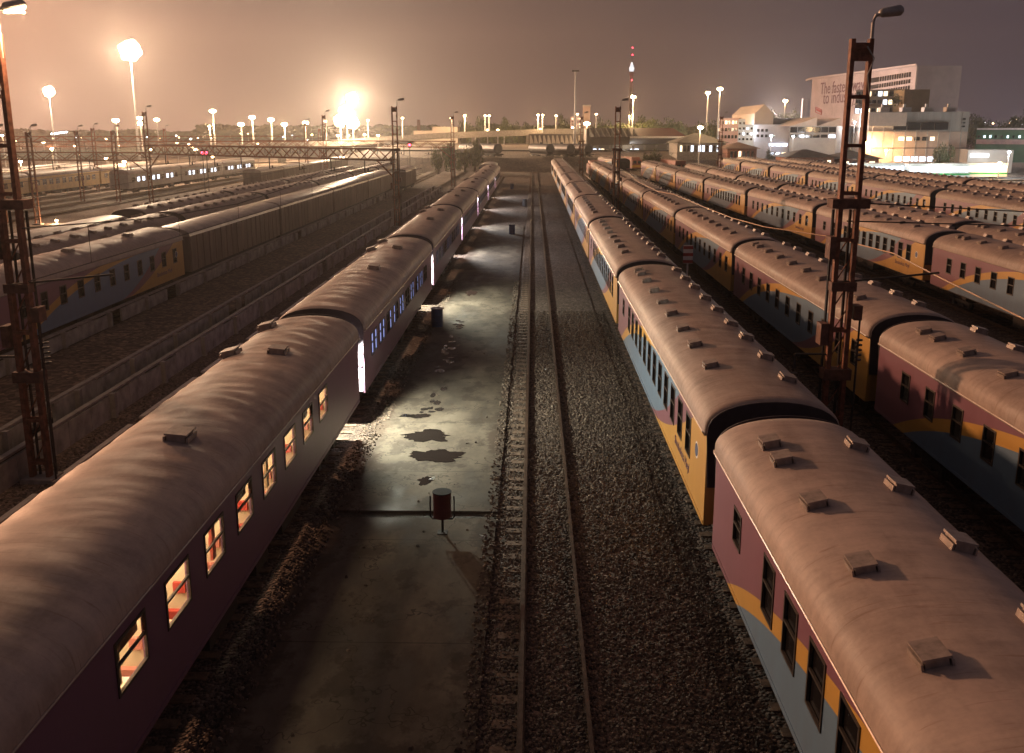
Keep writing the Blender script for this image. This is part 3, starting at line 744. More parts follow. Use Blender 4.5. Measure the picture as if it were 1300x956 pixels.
mast(32.6, 166, 'dark mast beside the twin lamp poles right of centre', 12, heavy=True)
mL = mast(-13.9, 24.6, 'tall rusty mast at the left picture edge beside the low panel wall', 12.1)
mast(-13.8, 95, 'mast standing just left of the lit purple train, under a gantry end', 12, heavy=True)
mast(-13.8, 163, 'distant mast at the end of the low panel wall', 12, heavy=True)
mast(-50, 122, 'rusty mast carrying the left end of the long truss gantry', 12, heavy=False)
mast(-52, 97, 'leaning pair mast in the left yard', 9.5, heavy=False)
mast(-55.5, 97, 'mast left of the pair in the left yard', 9.5, heavy=False)
mast(-33, 150, 'thin mast beneath the far half of the long gantry', 12, heavy=False)
mast(-62, 128, 'mast near the yellow commuter coaches', 9.6, heavy=False)
mast(-57, 128, 'twin mast right beside the yellow commuter coaches', 9.6, heavy=False)
mast(-86, 132, 'mast left of the yellow commuter coaches', 9, heavy=False)
mast(-70, 150, 'thin mast behind the yellow commuter coaches', 10, heavy=False)
mast(-42, 175, 'distant mast left of the second truss gantry', 11, heavy=False)
mast(-92, 160, 'far mast beyond the low truss gantry', 10, heavy=False)
mast(-45, 200, 'mast at the right end of the distant gantry', 10, heavy=False)
mast(-78, 200, 'mast in the middle of the distant gantry', 10, heavy=False)
# lit lamp on the left mast
def plight(name, loc, e, col, size=.3, parent=None, spot=None):
    l = bpy.data.lights.new(name, 'SPOT' if spot else 'POINT'); l.energy = e; l.color = col; l.shadow_soft_size = size
    if spot: l.spot_size = R(spot); l.spot_blend = .6
    o = bpy.data.objects.new(name, l); COL.objects.link(o); o.location = loc
    if parent: o.parent = parent
    return o
MB().box(.48, .94, -.09, .09, 12.66, 12.70).build('lamp_lens', E_sod, mL).location = (0, 0, -.06)
plight('lamp_light', (1.0, 0, 12.5), 650, (1, .60, .33), .12, mL)

def gantry(a, b, ztop, zbot, label, brace=True):
    a = Vector(a); b = Vector(b); L = (b-a).length; ang = math.atan2(b.y-a.y, b.x-a.x)
    t = thing('signal_gantry', label, 'gantry', (a.x, a.y, 0), ang, 'truss gantries across the left tracks')
    c = MB()
    for yy in (-.5, .5):
        c.bar((0, yy, ztop), (L, yy, ztop), .14); c.bar((1, yy, zbot), (L-1, yy, zbot), .14)
    c.build('chord', rust, t)
    d = MB(); n = int(L/1.5); st = L/n
    for k in range(n):
        for yy in (-.5, .5):
            d.bar((k*st, yy, ztop if k % 2 else zbot), ((k+1)*st, yy, zbot if k % 2 else ztop), .08)
        if k % 3 == 0: d.bar((k*st, -.5, ztop), (k*st, .5, ztop), .06)
    d.build('bracing', rust, t)
    if brace: MB().bar((0, 0, zbot-2.0), (2.8, 0, zbot), .12).bar((L, 0, zbot-2.0), (L-2.8, 0, zbot), .12).build('knee_brace', rust, t)
    q = MB(); k = 4
    while k < L-2: q.bar((k, 0, zbot), (k, 0, zbot-1.3), .08); q.bar((k, 0, zbot-1.3), (k+1.2, 0, zbot-1.1), .05); q.tube([(k+.5,0,zbot-1.2),(k+.5,0,zbot-.9)],.08,6); k += 5.2
    q.build('dropper', dsteel, t)
    return t
gantry((-50, 122), (-13.8, 95.3), 7.6, 6.5, 'long truss gantry spanning from the left mast to the mast beside the lit train')
gantry((-13.8, 163), (-52, 175), 7.6, 6.6, 'second truss gantry behind the long one, carrying a red light')
gantry((-104, 128), (-50, 123), 6.6, 5.6, 'low truss gantry at the far left over the yellow train')
gantry((-92, 160), (-42, 175), 8.4, 7.5, 'thin truss gantry between the low one and the distant one', False)
gantry((-110, 190), (-45, 190), 7.2, 6.2, 'distant truss gantry in the left yard')
for (u, v, y) in ((257, 194, 150), (262, 194, 150), (520, 184, 166)):
    p = atY(u, v, y); t = thing('signal_lamp', {257: 'left one of two red signal lights over the left gantry', 262: 'right one of two red signal lights over the left gantry', 520: 'red signal light right of the mast beside the lit train'}[u], 'signal', (p.x, p.y, -.2), 0)
    MB().tube([(0,0,0),(0,0,p.z-.1)], .06, 6).build('post', dsteel, t); MB().box(-.3,.3,0,.15,p.z-.3,p.z+.7).build('hood', dsteel, t)
    MB().tube([(0,-.03,p.z+.2),(0,-.06,p.z+.2)], .22, 12).build('lens', E_red, t)

# ------------------------------------------------------------------ low panel walls on the left
def panel_wall(x, y0, y1, z0, z1, label, post=True, step=1.5):
    t = thing('panel_wall', label, 'wall', (x, y0, 0), 0)
    rnd = random.Random(int(x*7)); b = MB(); p = MB(); y = 0; k = 0
    while y < y1-y0:
        w = step
        dz = rnd.uniform(-.05, .04)
        if rnd.random() > .05: b.box(-.05, .05, y+.02, y+w-.02, z0, z1+dz)
        if k % 3 == 0: p.box(-.02, .22, y-.10, y+.10, z0, z1+.08)
        y += w; k += 1
    b.build('panels', wallm, t)
    if post: p.build('posts', conc, t)
    MB().box(-.16, .03, 0, y1-y0, z1+.045, z1+.12).build('coping', conc, t)
    return t
panel_wall(-14.55, -10, 150, -.2, .58, 'low wall of pale square panels beside the tall left mast')
panel_wall(-15.75, -10, 150, .05, .70, 'second low panel wall running just behind the first')
panel_wall(-20.7, -10, 150, .1, .75, 'dark low wall below the blue and yellow coaches')
rnd = random.Random(5); y = 6
kerbm = M('kerb_pale', (.62, .54, .46), .4, .1, .2, 3, .1)
k = 0
while y < 120:
    L = 5.2
    tag(MB().box(-.09, .09, 0, L, 0, .07).build('trough_lid', kerbm, None, (-13.45, y, -.2)), 'pale lit strip of cable trough lid in the gravel left of the lit train', 'trough lid', 'trough lids in a line left of the lit train'); y += L+.9; k += 1

# ------------------------------------------------------------------ small things on the ground
def post_bin(x, y):
    t = thing('litter_bin', 'maroon litter bin hung in a metal frame on the concrete strip', 'bin', (x, y, -.12))
    b = MB(); n = 24
    b.tube([(0,0,.42),(0,0,1.05)], .22, 24); b.build('bucket', maroon, t, smooth=False)
    MB().tube([(0,0,1.05),(0,0,1.07)], .235, 24).build('rim', rubber, t)
    MB().tube([(-.29,0,.95),(-.29,0,.42),(-.25,0,.36),(.25,0,.36),(.29,0,.42),(.29,0,.95)], .018, 8).tube([(0,0,.0),(0,0,.38)], .03, 8).build('frame', dsteel, t)
    MB().box(-.12,.12,-.12,.12,0,.02).build('base_plate', dsteel, t)
p = atZ(562, 676, -.12); post_bin(p.x, p.y)
def drum(u, v, m, label, s=1.0):
    p = atZ(u, v, -.12); t = thing('drum', label, 'drum', p, 0, 'drums and bins on the concrete strip')
    MB().tube([(0,0,0),(0,0,.3),(0,0,.31),(0,0,.33),(0,0,.6),(0,0,.61),(0,0,.63),(0,0,.9*s)], [.29,.29,.305,.29,.29,.305,.29,.29], 20).build('shell', m, t)
    MB().tube([(0,0,.9*s),(0,0,.93*s)], .305, 20).build('lid', galv if m is bluep else m, t)
drum(555, 414, bluep, 'blue drum with a pale lid by the second lit vestibule')
drum(650, 297, bluep, 'small dark blue drum halfway along the concrete strip')
drum(650, 240, bluep, 'distant blue drum near the far end of the concrete strip')
drum(666, 262, tankm, 'black drum beside the middle track far off')
# marker board
p = Vector((8.45, 50.5, -.2)); t = thing('marker_board', 'red and white banded marker board on a white post between the trains', 'sign', p)
MB().tube([(0,0,0),(0,0,3.3)], .05, 10).build('post', whitep, t)
MB().box(-.26,.26,-.08,-.05,2.62,3.62).build('board', whitep, t)
for z in (2.62, 3.0, 3.38): MB().box(-.262,.262,-.085,-.048,z+.02,z+.19).build('band', redp, t)
# litter
litm = M('litter_plastic', (.6, .58, .55), .6, 0, .2, 8, .2)
for i, (u, v, lab) in enumerate([(762, 608, 'crumpled pale litter on the gravel beside the middle track'), (693, 470, 'white scrap of litter between the rails'), (613, 683, 'small orange brown scrap at the drain on the concrete'), (705, 415, 'pale scraps lying on the dark ballast by the rails'), (548, 609, 'small pale scrap on the wet concrete')]):
    p = atZ(u, v, -.12 if u < 660 else -.19); b = MB(); r2 = random.Random(i)
    pts = [(r2.uniform(-.12,.12), r2.uniform(-.1,.1), r2.uniform(0,.08)) for _ in range(8)]
    for a in range(6): b.quad(pts[a], pts[a+1], pts[(a+2) % 8])
    tag(b.build('litter', litm, None, p), lab, 'litter')
stonem, _nt, _b = nmat('stone'); _b.inputs['Roughness'].default_value = .85
_nt.links.new(ramp_(_nt, N(_nt, 'ShaderNodeNewGeometry').outputs['Random Per Island'], [(0, (.05,.035,.028)), (.6, (.17,.12,.09)), (.93, (.21,.155,.115)), (1, (.34,.27,.21))]), _b.inputs['Base Color'])
# scattered stones as ground cover
def stones(x0, x1, y0, y1, n, seed, name, zb=None):
    r2 = random.Random(seed); b = MB()
    for _ in range(n):
        x = r2.uniform(x0, x1); y = y0+(y1-y0)*r2.random()**1.6; s = r2.uniform(.018, .055); z = (zb if zb is not None else (-.2 if not -.07 < x < 3.4 else -.166))+s*.3
        a = r2.uniform(0, 6.28); q = [(x+s*math.cos(a+k*1.57)*r2.uniform(.7,1.3), y+s*math.sin(a+k*1.57)*r2.uniform(.7,1.3), z-s*.4) for k in range(4)]
        tp = [(x+(p[0]-x)*.6, y+(p[1]-y)*.6, z+s*r2.uniform(.3,.8)) for p in q]; i = len(b.v); b.v += q+tp
        b.f += [(i+4,i+5,i+6,i+7)]+[(i+k, i+(k+1)%4, i+4+(k+1)%4, i+4+k) for k in range(4)]
    o = b.build(name, stonem); stuff(o, 'loose crushed stone of the track bed', 'gravel'); return o
stones(-.85, 3.9, 9, 50, 42000, 1, 'gravel'); stones(-1.15, -.85, 9, 60, 1500, 8, 'gravel', -.118); stones(-5.2, -4.85, 9, 60, 1500, 9, 'gravel', -.118); stones(-4.9, -1.1, 9, 60, 60, 10, 'gravel', -.118); stones(-14.3, -8.2, 12, 60, 9000, 2, 'gravel'); stones(-5.6, -5.15, 10, 40, 1800, 3, 'gravel'); stones(6.4, 11, 10, 45, 6000, 4, 'gravel')
# contact wire over the right tracks
pts = [atZ(u, v, 5.4) for u, v in ((792, 217), (812, 232), (835, 243), (856, 247), (894, 263), (930, 277), (970, 288), (1050, 300), (1135, 322), (1198, 355), (1300, 405), (1420, 470))]
tag(MB().tube(pts, .022, 6).build('overhead_wire', M('copper_wire', (.45, .30, .2), .4, .6, .1, 3, 0)), 'sagging pale overhead wire sweeping over the second and third trains on the right', 'wire')
for lab, off in (('thin dark wire over the third right hand train', 0), ('lower thin dark wire over the third right hand train', .5)):
    tag(MB().tube([(8.5, 25.4, 7.6-off), (20, 36, 6.4-off), (34, 50, 6.0-off), (60, 75, 7-off)], .02, 5).build('overhead_wire', dsteel), lab, 'wire')
for i, x in enumerate((-22.4, -25.9, -29.6, -38, -47.5)):
    tag(MB().tube([(x, -10, 6.1), (x, 25, 5.7), (x, 60, 5.6), (x, 97, 6.1), (x, 130, 5.7), (x, 165, 6.1), (x, 230, 6)], .014, 4).build('overhead_wire', dsteel), f'{ORD[i] if i else "first"} overhead wire along the left hand trains', 'wire')

for i, (x, lab) in enumerate([(-13.3, 'beside the tall left mast'), (-43, 'over the bare tracks of the left yard'), (-56, 'over the bare tracks near the yellow coaches'), (-66, 'farther over the left yard'), (-76, 'farthest over the left yard')]):
    w_ = MB(); ys = [24, 60, 97, 130, 165, 200, 240]
    for a_, b_ in zip(ys[:-1], ys[1:]):
        m_ = (a_+b_)/2; w_.tube([(x, a_, 7.0), (x, (a_+m_)/2, 6.45), (x, m_, 6.25), (x, (b_+m_)/2, 6.45), (x, b_, 7.0)], .018, 4); w_.tube([(x, a_, 5.6), (x, b_, 5.6)], .016, 4)
        for q in range(5): yy = a_+(b_-a_)*(q+.5)/5; zt2 = 6.25+.75*(2*abs(yy-m_)/(b_-a_))**2; w_.tube([(x, yy, 5.6), (x, yy, zt2)], .01, 4)
    tag(w_.build('catenary', dsteel), f'catenary wire with droppers {lab}', 'wire')
for i, (xx, yy) in enumerate([(-52, 97), (-62, 128), (-33, 150)]):
    tag(MB().tube([(xx-16, yy+2, 8.2), (xx-8, yy+1, 7.8), (xx, yy, 8.3), (xx+9, yy-1, 7.7), (xx+19, yy-2, 8.3)], .02, 4).build('cross_wire', dsteel), ['cross span wire at the nearest lattice pair in the left yard', 'cross span wire near the yellow commuter coaches', 'cross span wire under the far half of the gantry'][i], 'wire')
# ------------------------------------------------------------------ lamps
bulb = MB().tube([(0,0,-.22),(0,0,-.1),(0,0,.1),(0,0,.22)], [.15,.36,.36,.15], 12).mesh('lamp', E_sodfar, True)
bulbbig = MB().tube([(0,0,-.3),(0,0,-.15),(0,0,.15),(0,0,.3)], [.3,.6,.6,.3], 12).mesh('lamp', E_sod, True)
def lamp_post(u, v, y, label, base=-.2, e=0, big=False, arm=0, poler=.09, col=sod, scale=1.0, mat=None):
    p = atY(u, v, y); t = thing('lamp_post', label, 'street lamp', (p.x, p.y, base), 0, 'lit lamps around the yard')
    h = p.z-base
    MB().tube([(arm, 0, 0), (arm, 0, h*.98), (0, 0, h)] if arm else [(0, 0, 0), (0, 0, h-.2)], [poler*1.6, poler, poler*.8] if arm else [poler*1.6, poler], 8).build('pole', galv, t)
    o = link('lamp', bulbbig if big else bulb, t, (0, -.05, h)); o.scale = (scale,)*3
    if mat: o.data = o.data.copy(); o.data.materials[0] = mat
    if e: plight('lamp_light', (0, -.8*scale, h-.2), e, col, .5, t)
    return t
def high_mast(u, v, y, label, e, rings=1, base=-.2, r=1.0, blob=1.0):
    p = atY(u, v, y); h = p.z-base; t = thing('floodlight_mast', label, 'floodlight', (p.x, p.y, base), 0, 'high floodlight masts')
    MB().tube([(0,0,0),(0,0,h+.5)], [.28,.12], 10).build('pole', galv, t)
    MB().tube([(0,0,h+.25),(0,0,h+.4)], r*.9, 16).build('head_frame', dsteel, t)
    for k in range(14):
        zz = 1-2*(k+.5)/14; a = k*2.4; rk = math.sqrt(1-zz*zz)*r*.85
        l = link('floodlight', bulbbig, t, (math.cos(a)*rk, math.sin(a)*rk, h+zz*r*.85)); l.scale = (blob*.62,)*2+(blob*1.1,)
    plight('lamp_light', (0, -r-.6, h-.6), e, (1, .72, .47), 1.0, t)
    return t
high_mast(165, 64, 175, 'tallest and brightest floodlight mast at the upper left', 85000, r=1.5, blob=2.0)
high_mast(62, 116, 230, 'bright floodlight mast at the left edge, second highest', 30000, blob=1.4)
high_mast(447, 125, 300, 'bright floodlight mast at the top of the cluster left of the centre', 260000, r=1.6, blob=1.7)
high_mast(440, 142, 290, 'floodlight mast in the middle of the bright cluster', 20000, r=1.8, blob=2.2)
high_mast(432, 153, 285, 'lower left floodlight mast of the bright cluster', 18000, r=1.4, blob=2.2)
high_mast(448, 156, 285, 'lower right floodlight mast of the bright cluster', 18000, r=1.4, blob=2)
WH = ['far left', 'left', 'centre left', 'centre', 'centre right', 'right']
# viaduct
VD = [(-160, 205, 250), (0, 194, 262), (200, 187, 272), (400, 179.5, 285), (560, 168.5, 300), (640, 165.5, 305), (700, 163.5, 308), (760, 163, 310)]
vp = [atY(*q) for q in VD]
t = thing('viaduct', 'long pale concrete road viaduct crossing behind the left yard', 'viaduct')
dk, pr, pi = MB(), MB(), MB()
for a, b in zip(vp[:-1], vp[1:]):
    for (o0, o1, zz0, zz1, tgt) in ((0, 9, -1.6, -1.0, dk), (-.25, 0, -1.9, 0, pr), (9, 9.3, -1.6, 0, pr)):
        i = len(tgt.v)
        for p in (a, b): tgt.v += [(p.x, p.y+o0, p.z+zz0), (p.x, p.y+o1, p.z+zz0), (p.x, p.y+o1, p.z+zz1), (p.x, p.y+o0, p.z+zz1)]
        tgt.f += [tuple(i+k for k in q) for q in ((0,1,2,3),(7,6,5,4),(0,4,5,1),(1,5,6,2),(2,6,7,3),(3,7,4,0))]
dk.build('deck', conc, t); pr.build('parapet', conc, t)
for a, b in zip(vp[:-1], vp[1:]):
    n = max(1, int((b-a).length/22))
    for k in range(n):
        p = a.lerp(b, (k+.5)/n)
        MB().box(p.x-.6, p.x+.6, p.y+2, p.y+7, -.2, p.z-1.6).build('pier', conc, t)
VL_ = [(147,153,262),(178,157,262),(177.5,150,300),(199,152,320),(270,141,275),(266,160,275),(306,158,278),(320,149,279),(344,152,282),(361,158,283),(388,156,284),(413,154,285),(467,153,290),(480,172,280),(463,171,280),(429,172,280),(511,150,292),(573,150,296),(590,147,299),(616,147,302),(621,147,302),(640,172,305),(619,165,303),(632,165,303),(683,146,304),(689,146,304),(686,164,305),(706,147,306),(733,145,306),(757,145,307),(727,162,306)]
VL_.sort(key=lambda q: q[0])
def lampord(i):
    w = ['first']+ORD[1:]+['twenty-first','twenty-second','twenty-third','twenty-fourth','twenty-fifth','twenty-sixth','twenty-seventh','twenty-eighth','twenty-ninth','thirtieth','thirty-first','thirty-second']
    return w[i]
for i, (u, v, y) in enumerate(VL_):
    xs = [p.x for p in vp]; px = atY(u, v, y).x
    base = -.2
    for a, b in zip(vp[:-1], vp[1:]):
        if a.x <= px <= b.x: base = a.z+(b.z-a.z)*(px-a.x)/(b.x-a.x)-1.0
    if atY(u, v, y).z < base+1.5: base = -.2
    near = 'lit' if v > 150 else 'tall lit'
    lamp_post(u, v, y+3, f'{lampord(i)} street lamp along the viaduct, counting from the left', base, 12000 if i in (1,4,7,9,18,24) else 0, scale=1.5 if v < 160 and u < 400 else 1.1, big=u < 400 and v < 160, poler=.16)
# lamps right of centre
lamp_post(804, 123, 284, 'tall bright lamp over the red station roof', -.2, 9000, True, poler=.16, scale=1.2)
lamp_post(799, 147, 284, 'small dim lamp between the yellow lit trees behind the station roof', -.2, 9000, poler=.08, scale=.5)
lamp_post(899, 118, 260, 'left of the two tall lamp poles right of centre', -.2, 5000, True, poler=.16)
lamp_post(914, 113, 250, 'right, brighter one of the two tall lamp poles right of centre', -.2, 7000, True, poler=.16, scale=1.2)
lamp_post(997, 128, 420, 'bright lamp rising behind the dark trees left of the office block', -.2, 8000, True, poler=.2, scale=1.6)
lamp_post(889, 162, 215, 'low bright lamp in front of the round tree by the station', -.2, 4000, True, poler=.1)
lamp_post(745, 157, 290, 'bright lamp on the end of the viaduct beside the stone tower', 6, 5000, True, poler=.12, scale=1.5)
for i, (u, v, y, m, e) in enumerate([(979,172,240,E_white,4500),(1007,173,245,E_white,300),(1085,155,250,E_white,2500),(1100,181,235,E_sod,4500),(1125,191,232,E_sod,4500),(1159,181,240,E_sod,4500),(1072,208,225,E_white,2500),(1281,193,205,E_white,2500),(1269,207,190,E_sod,2500),(1292,152,420,E_sod,0),(1287,157,420,E_white,0)]):
    lamp_post(u, v, y, ['blue white lamp before the grey building left of the office block','small white lamp on the grey shed wall','white lamp just right of the near mast on the warehouse','left warm yard lamp against the bright warehouse front','second warm yard lamp against the bright warehouse front','third warm yard lamp, by the lit bush','low white lamp beside the near right mast','white lamp over the kiosk at the right edge','low warm lamp behind the wagons at the right edge','upper tiny lamp in the dark trees at the right','lower tiny lamp in the dark trees at the right'][i], -.2, e, True, scale=.55, mat=m, col=(.9,.95,1) if m is E_white else sod)
# lamps low in the left yard
r7 = random.Random(21)
for i in range(26):
    x_, y_ = -r7.uniform(60, 190), r7.uniform(170, 250)
    t = thing('yard_lamp', 'small warm yard lamp on a thin pole in the far left yard', 'yard lamp', (x_, y_, -.2), 0, 'small yard lamps far left'); h_ = r7.uniform(2.5, 7.5)
    MB().tube([(0,0,0),(0,0,h_)], .06, 6).build('pole', galv, t); link('lamp', bulb, t, (0,-.05,h_)).scale = (r7.uniform(.5,1.0),)*3
for i, (u, v, y, m) in enumerate([(66,189,190,E_sod),(158,205,160,E_sod),(40,222,150,E_white),(46,222,152,E_white),(20,203,175,E_sod),(26,205,176,E_sod),(72,280,98,E_sod),(520,195,0,0),(515,182,0,0),(3,172,240,E_white)]):
    if y: lamp_post(u, v, y, ['warm lamp above the left gantry end','small warm lamp right of the yellow coaches','left one of two white lamps above the yellow coaches','right one of two white lamps above the yellow coaches','left one of two faint lamps at the left edge','right one of two faint lamps at the left edge','low warm lamp at the foot of the lattice masts','','','white lamp seen through the left mast'][i], -.2, 900, False, scale=.9 if y > 100 else .4, mat=m, col=sod)
for i in range(7):
    lamp_post(66+i*3.0, 170-i*.4, 520, f'{ORD[i] if i else "first"} from the left in the row of white lights on the far skyline', -.2, 0, False, scale=1.6, mat=E_white)
# far city lights
rr = random.Random(12)
cnt = 0
for i in range(60):
    u = rr.uniform(5, 560) if i < 44 else rr.uniform(1215, 1300); v = rr.uniform(171, 183) if i < 44 else rr.uniform(150, 165)
    if i < 44: v = rr.uniform(168, 179) if u > 200 else rr.uniform(174, 186)
    y = rr.uniform(500, 900); p = atY(u, v, y); m = (E_sodfar, E_white, E_sodfar, E_winc)[i % 4]
    t = thing('city_light', 'tiny distant city light on the horizon', 'city light', (p.x, p.y, -.2), 0, 'city lights on the horizon'); hh = p.z+.2
    MB().tube([(0,0,0),(0,0,max(.3,hh))], .12, 5).build('pole', galv, t); l = link('lamp', bulb, t, (0,-.1,hh)); l.scale = (rr.uniform(.9,1.8),)*3; l.data = l.data.copy(); l.data.materials[0] = m

# ------------------------------------------------------------------ background buildings
def bld(name, label, cat='building', group=None): return thing(name, label, cat, (0,0,0), 0, group)
def slab(p0, p1, z0, z1, depth, m, name, parent):
    """wall slab with face from p0 to p1 (x,y), extruded backwards by depth"""
    a = Vector((p0[0], p0[1], 0)); b = Vector((p1[0], p1[1], 0)); d = (b-a).normalized(); n = Vector((-d.y, d.x, 0))
    if n.y < 0: n = -n
    c = b+n*depth; e = a+n*depth; s = MB(); i = 0
    s.v = [(q.x, q.y, z0) for q in (a, b, c, e)]+[(q.x, q.y, z1) for q in (a, b, c, e)]
    s.f = [(0,3,2,1),(4,5,6,7),(0,1,5,4),(1,2,6,5),(2,3,7,6),(3,0,4,7)]
    return s.build(name, m, parent)
def face_pts(u0, u1, y0, y1):
    return atY(u0, 165, y0), atY(u1, 165, y1)
def zof(v, y): return atY(676, v, y).z
def windows(parent, a, b, z0, z1, nx, nz, mats, fillx=.6, fillz=.55, seed=0, off=.12, name='window'):
    r2 = random.Random(seed); d = (b-a); d.z = 0; L = d.length; d = d/L; n = Vector((d.y, -d.x, 0))
    if n.y > 0: n = -n
    cx, cz = L/nx, (z1-z0)/nz
    for k in range(nx):
        for j in range(nz):
            c = a+d*(cx*(k+.5)); zc = z0+cz*(j+.5); w = cx*fillx/2; h = cz*fillz/2; m = mats[r2.randrange(len(mats))]
            p = [c-d*w+n*off, c+d*w+n*off, c+d*w-n*.05, c-d*w-n*.05]
            s = MB(); s.v = [(q.x, q.y, zc-h) for q in p]+[(q.x, q.y, zc+h) for q in p]; s.f = [(0,3,2,1),(4,5,6,7),(0,1,5,4),(1,2,6,5),(2,3,7,6),(3,0,4,7)]
            s.build(name, m, parent)
gl = [gdark]; mixed = [gdark, gdark, E_win, gdark]
# office block with the painted slogan
t = bld('office_block', 'tall pale office block with a painted slogan on its left end and slanted roofline')
a, b = face_pts(1027, 1158, 385, 300); c = atY(1187, 165, 314)
zt = zof(92, 290)
def wedge(p0, p1, z0, zt0, zt1, depth, m, name, parent):
    o = slab(p0, p1, z0, zt0, depth, m, name, parent); me = o.data
    for i in (5, 6): me.vertices[i].co.z = zt1
    return o
za, zb = zof(101, 385), zof(84, 300)
ztop = (zof(101,330)+zof(84,250))/2
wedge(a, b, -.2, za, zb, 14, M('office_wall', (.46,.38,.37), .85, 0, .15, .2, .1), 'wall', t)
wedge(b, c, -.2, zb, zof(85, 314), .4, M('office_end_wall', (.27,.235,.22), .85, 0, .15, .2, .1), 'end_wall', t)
d_ = (b-a); d_.z = 0; dn = d_.normalized(); nn = Vector((dn.y, -dn.x, 0)); nn = nn if nn.y < 0 else -nn
ro = MB(); pa, pb_, pc = a+nn*.6-dn*.6, b+nn*.6, c+Vector((.8,-.6,0))
for (q0, q1, h0, h1) in ((pa, pb_, za, zb),):
    i = len(ro.v); ro.v += [(q0.x,q0.y,h0),(q1.x,q1.y,h1),(q1.x+2,q1.y+14,h1),(q0.x+2,q0.y+14,h0),(q0.x,q0.y,h0+.6),(q1.x,q1.y,h1+.6),(q1.x+2,q1.y+14,h1+.6),(q0.x+2,q0.y+14,h0+.6)]
    ro.f += [tuple(i+k for k in q) for q in ((0,3,2,1),(4,5,6,7),(0,1,5,4),(1,2,6,5),(2,3,7,6),(3,0,4,7))]
ro.build('roof', officem, t)
# balconies / recessed strips between 1090 and 1152
def on_face(u):  # point on face for image column u
    d = ray(u, 165); # intersect with line a-b in plan
    den = d.x*d_.y-d.y*d_.x; s = (a.x*d_.y-a.y*d_.x)/den; return Vector((d.x*s, d.y*s, 0))
for k, (v0, v1) in enumerate([(92,98),(101,106),(109,114)]):
    p, q = on_face(1093), on_face(1150); z1 = z0 = 0
    s = MB(); pts = [p+nn*.15, q+nn*.15, q-nn*.05, p-nn*.05]; y0s = (zof(v0+9.5, p.y), zof(v1+9.5, p.y)); 
    hA = (zof(v1+9, p.y), zof(v0+9, p.y)); hB = (zof(v1, q.y), zof(v0, q.y))
    s.v = [(pts[0].x,pts[0].y,hA[0]),(pts[1].x,pts[1].y,hB[0]),(pts[2].x,pts[2].y,hB[0]),(pts[3].x,pts[3].y,hA[0]),(pts[0].x,pts[0].y,hA[1]),(pts[1].x,pts[1].y,hB[1]),(pts[2].x,pts[2].y,hB[1]),(pts[3].x,pts[3].y,hA[1])]
    s.f = [(0,3,2,1),(4,5,6,7),(0,1,5,4),(1,2,6,5),(2,3,7,6),(3,0,4,7)]; wb = s.build('window_band', M('dark_opening', (.045,.035,.03), .95, 0, .2, 1, 0, spec=.05), t)
    for uu in range(1112, 1150, 3):
        o = on_face(uu)+nn*.2; f = (uu-1093)/57; lo = hA[0]+(hB[0]-hA[0])*f; hi = hA[1]+(hB[1]-hA[1])*f
        MB().box(o.x-.12, o.x+.12, o.y-.1, o.y+.1, lo, hi).build('mullion', officem, wb)
windows(t, b.lerp(c, .3), b.lerp(c, .72), zof(112, 307), zof(89, 307), 2, 3, [E_win, E_winc, E_win], .45, .4, 2, .3)
signm = M('slogan_paint', (.16, .07, .08), .8, 0, .1, 1, 0); signr = M('logo_red_paint', (.45, .05, .04), .7, 0, .1, 1, 0)
ang = math.atan2(d_.y, d_.x)
for (s, u, v, sz, m) in (('The fastest way', 1064, 110.5, 6.2, signm), ('to industry', 1062, 123.5, 6.6, signm)):
    o = on_face(u); p = atY(u, v, o.y); link('lettering', text_mesh(s, sz*1.0, m, .03), t, (o.x+nn.x*.1, o.y+nn.y*.1, p.z), (R(90), 0, ang))
o = on_face(1038); p = atY(1038, 139, o.y)
lg = MB(); lg.bar((-3.2,0,1.0),(3.0,0,-.2),.05,.25).bar((-3.2,0,-.9),(3.0,0,-2.0),.05,.25).bar((-3.2,0,1.0),(-3.2,0,-.9),.05,.25).bar((3.0,0,-.2),(3.0,0,-2.0),.05,.25).bar((-2.4,0,.1),(2.3,0,-.9),.05,.8)
l = link('emblem', lg.mesh('emblem', signr), t, (o.x+nn.x*.15, o.y+nn.y*.15, p.z), (0, 0, ang))
plight('floodlight_on_slogan', (78, 315, 14), 50000, (1, .85, .8), .5); plight('floodlight_on_block', (150, 272, 16), 9000, (1, .9, .85), .5)  # added lights without a visible source, brightening the slogan wall and block
# rooftop plant and stepped dark wing
t = bld('office_annex', 'stepped annex with lit rooms and a brown blind wall before the office block')
a2, b2 = face_pts(1083, 1145, 268, 262); slab(a2, b2, -.2, zof(114, 265), 16, officed, 'wall', t)
windows(t, a2, b2, zof(146, 265), zof(114, 265), 9, 3, [gdark, E_win, gdark, gdark, E_winc], .7, .55, 5, .15)
a3, b3 = face_pts(1144, 1176, 256, 256); slab(a3, b3, -.2, zof(114, 256), 14, M('brown_blind_wall', (.26,.19,.11), .85, 0, .15, .5, .1), 'blind_wall', t)
MB().box(a2.x-.5, b2.x, a2.y-3.5, a2.y, zof(131.5, 264)-.3, zof(131.5,264)).build('terrace', officed, t)
p = atY(1137, 128, 258); 
lb = MB(); 
for k in range(160):
    x = p.x+rr.gauss(0, .9); z = p.z+rr.gauss(0, .8); y = p.y+rr.gauss(0,.5); s=.3; lb.quad((x,y,z),(x+s,y,z+.1),(x+s*.7,y+.2,z+s),(x-.1,y,z+s*.8))
tag(lb.build('terrace_plant', leaf), 'lit green plant on the annex terrace', 'plant')
